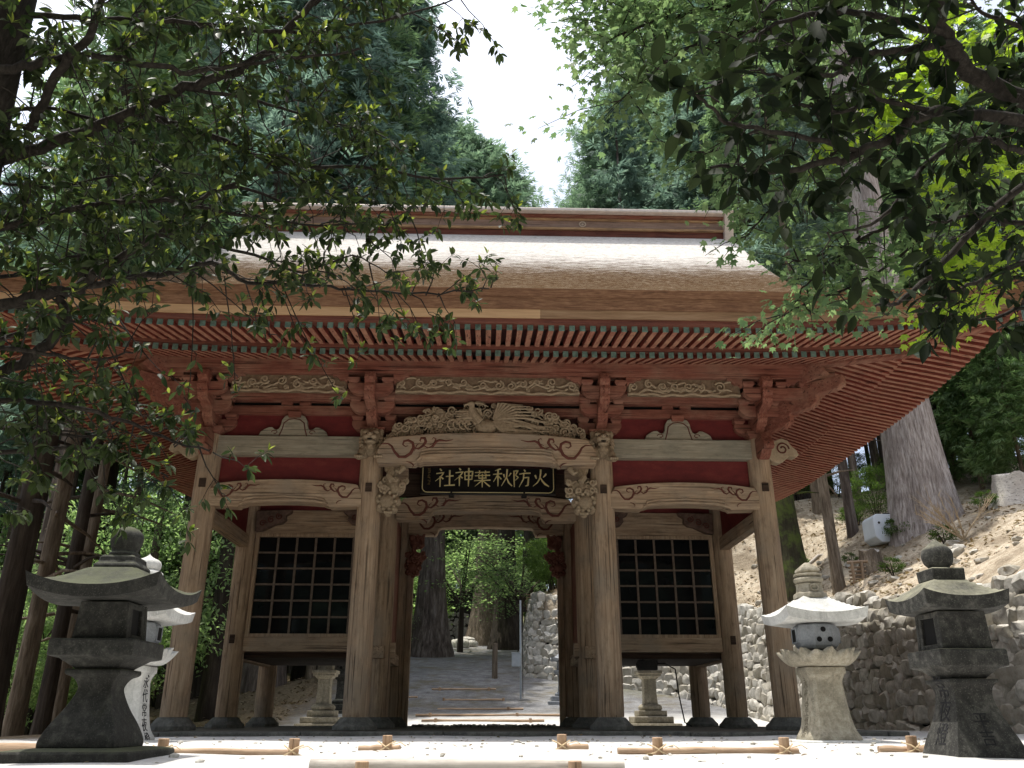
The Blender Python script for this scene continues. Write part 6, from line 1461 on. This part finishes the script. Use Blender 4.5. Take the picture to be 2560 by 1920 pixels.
# maple hanging over the right end of the roof
class Maple(Canopy):
    def sprays(s, path, step, rad, n, size, which=0, start=0.0, tilt=.35):
        q = s.q; acc = 0; tot = sum((b-a).length for a, b in zip(path, path[1:])); run = 0
        for a, b in zip(path, path[1:]):
            acc += (b-a).length; run += (b-a).length
            while acc > step:
                acc -= step*q.uniform(.7,1.3)
                if run < start*tot: continue
                t = (b-a).normalized(); v = Vector((q.gauss(0,1),q.gauss(0,1),q.gauss(0,.35))); d = (t*.5+v.normalized()).normalized(); l = rad*q.uniform(.5,1.2)
                pts = [b, b+d*l*.5+Vector((0,0,.01)), b+d*l+Vector((0,0,-.10*l))]; s.twigs.tube(pts, [.006,.004,.002], 4)
                for k in range(n):
                    u = q.uniform(.15,1.05); sd = Vector((q.gauss(0,.22),q.gauss(0,.22),q.gauss(0,.10)))*rad; p = b+d*l*u+sd+Vector((0,0,-.10*l*u*u))
                    e = (d*.5+Vector((q.gauss(0,.6),q.gauss(0,.6),-.45))).normalized(); s.L[which].append((p, e, Vector((q.gauss(0,tilt),q.gauss(0,tilt)-.25,1)), size*q.uniform(.65,1.1)))
C = Maple(303)
ml = [
 ([(2700,-150,7.0),(2300,-60,6.8),(2000,-10,6.6),(1780,20,6.6),(1620,60,6.6),(1510,110,6.7)], .035, .006, .12, 0),
 ([(2300,-60,6.8),(1950,60,6.5),(1740,110,6.4),(1620,190,6.4),(1550,250,6.5)], .02, .004, .12, 0),
 ([(2000,-120,6.8),(1700,-60,6.8),(1560,-10,6.8),(1470,20,6.9),(1430,60,6.9)], .018, .004, .13, 0),
 ([(2700,100,6.8),(2350,160,6.5),(2050,250,6.2),(1880,330,6.1),(1760,380,6.1),(1680,370,6.1)], .028, .005, .13, 0),
 ([(2350,160,6.5),(2150,330,6.2),(2000,450,6.1),(1910,540,6.0),(1860,600,6.0)], .016, .004, .12, 0),
 ([(2700,380,6.6),(2400,480,6.2),(2170,590,6.0),(2040,640,5.9),(1960,660,5.9)], .02, .004, .11, 0),
 ([(2400,480,6.2),(2250,640,6.0),(2120,720,5.9),(2010,760,5.85),(1960,790,5.85)], .012, .003, .11, 0),
 ([(2150,590,6.0),(2060,680,5.9),(2000,730,5.85),(2030,790,5.8)], .010, .003, .12, 0),
 ([(1880,330,6.1),(1830,430,6.0),(1850,510,6.0)], .010, .003, .12, 0),
]
for p, a, b, st_, w_ in ml: pa = C.limb(p, a, b); i_m = [k for k in range(len(ml)) if ml[k][0] is p][0]; C.sprays(pa, st_*(.36 if i_m < 3 else .62), .56 if i_m < 3 else .42, 30 if i_m < 3 else 20, .080, w_, .06 if i_m < 3 else .2)
# sprays whose sunlight is put into a yellower leaf colour
for p in ([(2600,40,5.6),(2480,120,5.5),(2400,200,5.4),(2330,260,5.4)],[(2560,320,5.6),(2450,380,5.5),(2380,430,5.4)],[(2600,560,5.6),(2460,600,5.5),(2380,640,5.4)],[(2560,700,5.5),(2440,740,5.4),(2350,780,5.4),(2300,800,5.4)],[(2450,20,5.8),(2350,60,5.7),(2280,120,5.7)],[(2260,200,5.8),(2180,300,5.7),(2120,330,5.7)]):
    pa = C.limb(p, .008, .003); C.sprays(pa, .075, .34, 24, .080, 1, 0)
C.wood.tube([at(3300,1500,7.5),at(3000,700,7.2),at(2850,200,7.0),at(2760,-100,7.0),at(2650,-320,7.0)], [.24,.2,.15,.1,.07], 12, .04)
C.finish('maple_tree', 'green maple with sunlit yellow sprays hanging over the right end of the roof', 'maple tree', (6.2,-7.2,-.3), (LF_MAPLE, LF_MAPLE_Y), TM, BRANCH)

# ------------------------------------------------------------------ the wood behind the viewpoint (shades the front of the gate, mirrored in the panes)
for k, (x, y, s_) in enumerate(((-14,-23,.95),(-9,-26,1.0),(-4,-23,.9),(1,-26,1.0),(6,-23,.95),(11,-26,1.0),(16,-22,.95),(-19,-18,.95),(20,-16,.95),(-17,-11,.85),(17,-10,.8),(-1,-31,1.1),(-11,-33,1.1),(9,-33,1.1))):
    make_tree('cedar_tree', (x,y,-1.8), 'cedar of the wood behind the viewpoint, mirrored in the dark panes', 'cedar tree', TR[2], CR[2], 'cedars behind the viewpoint', k*1.1, s_)

g_ = random.Random(8); mb = MB()
for i in range(260):
    x, y = g_.uniform(-4.5,5.5), g_.uniform(-8.0,-2.2); r = g_.uniform(.006,.02)*(1.6 if g_.random() < .12 else 1); mb.ball((x,y,ground_z(x,y)+r*.3), (r*g_.uniform(.8,1.6),r,r*.7), 1, .2)
tag(mb.obj('loose_gravel', RUBBLE, None, 40), 'loose gravel and small stones scattered over the bright forecourt', None, None, 'stuff')
def frontpt(q): x, y = q.uniform(-4.5,5), q.uniform(-8,-1.5); return (x,y,ground_z(x,y)+.012)
litter('leaf_litter', 'fallen leaves and twigs scattered over the forecourt', 110, frontpt, [leafm('fallen_leaf', (.10,.07,.035), (.30,.21,.11), .1)], (.03,.07), TB, 9)

mb = MB(); q = random.Random(77)
for i in range(130):
    y = q.uniform(-2,16); x = wallx(y)+.75+q.random()**2*4.5; r = q.uniform(.03,.12)*(1.5 if q.random() < .1 else 1)
    rough_stone(mb, Vector((x,y,hill_z(x,y)+r*.2)), r*1.3, r, r*.7, q, Vector((1,0,0)), Vector((0,1,0)), Vector((0,0,1)))
tag(mb.obj('rubble', RUBBLE, None, 24), 'loose pale rubble strewn over the bank above the retaining wall', None, None, 'stuff')
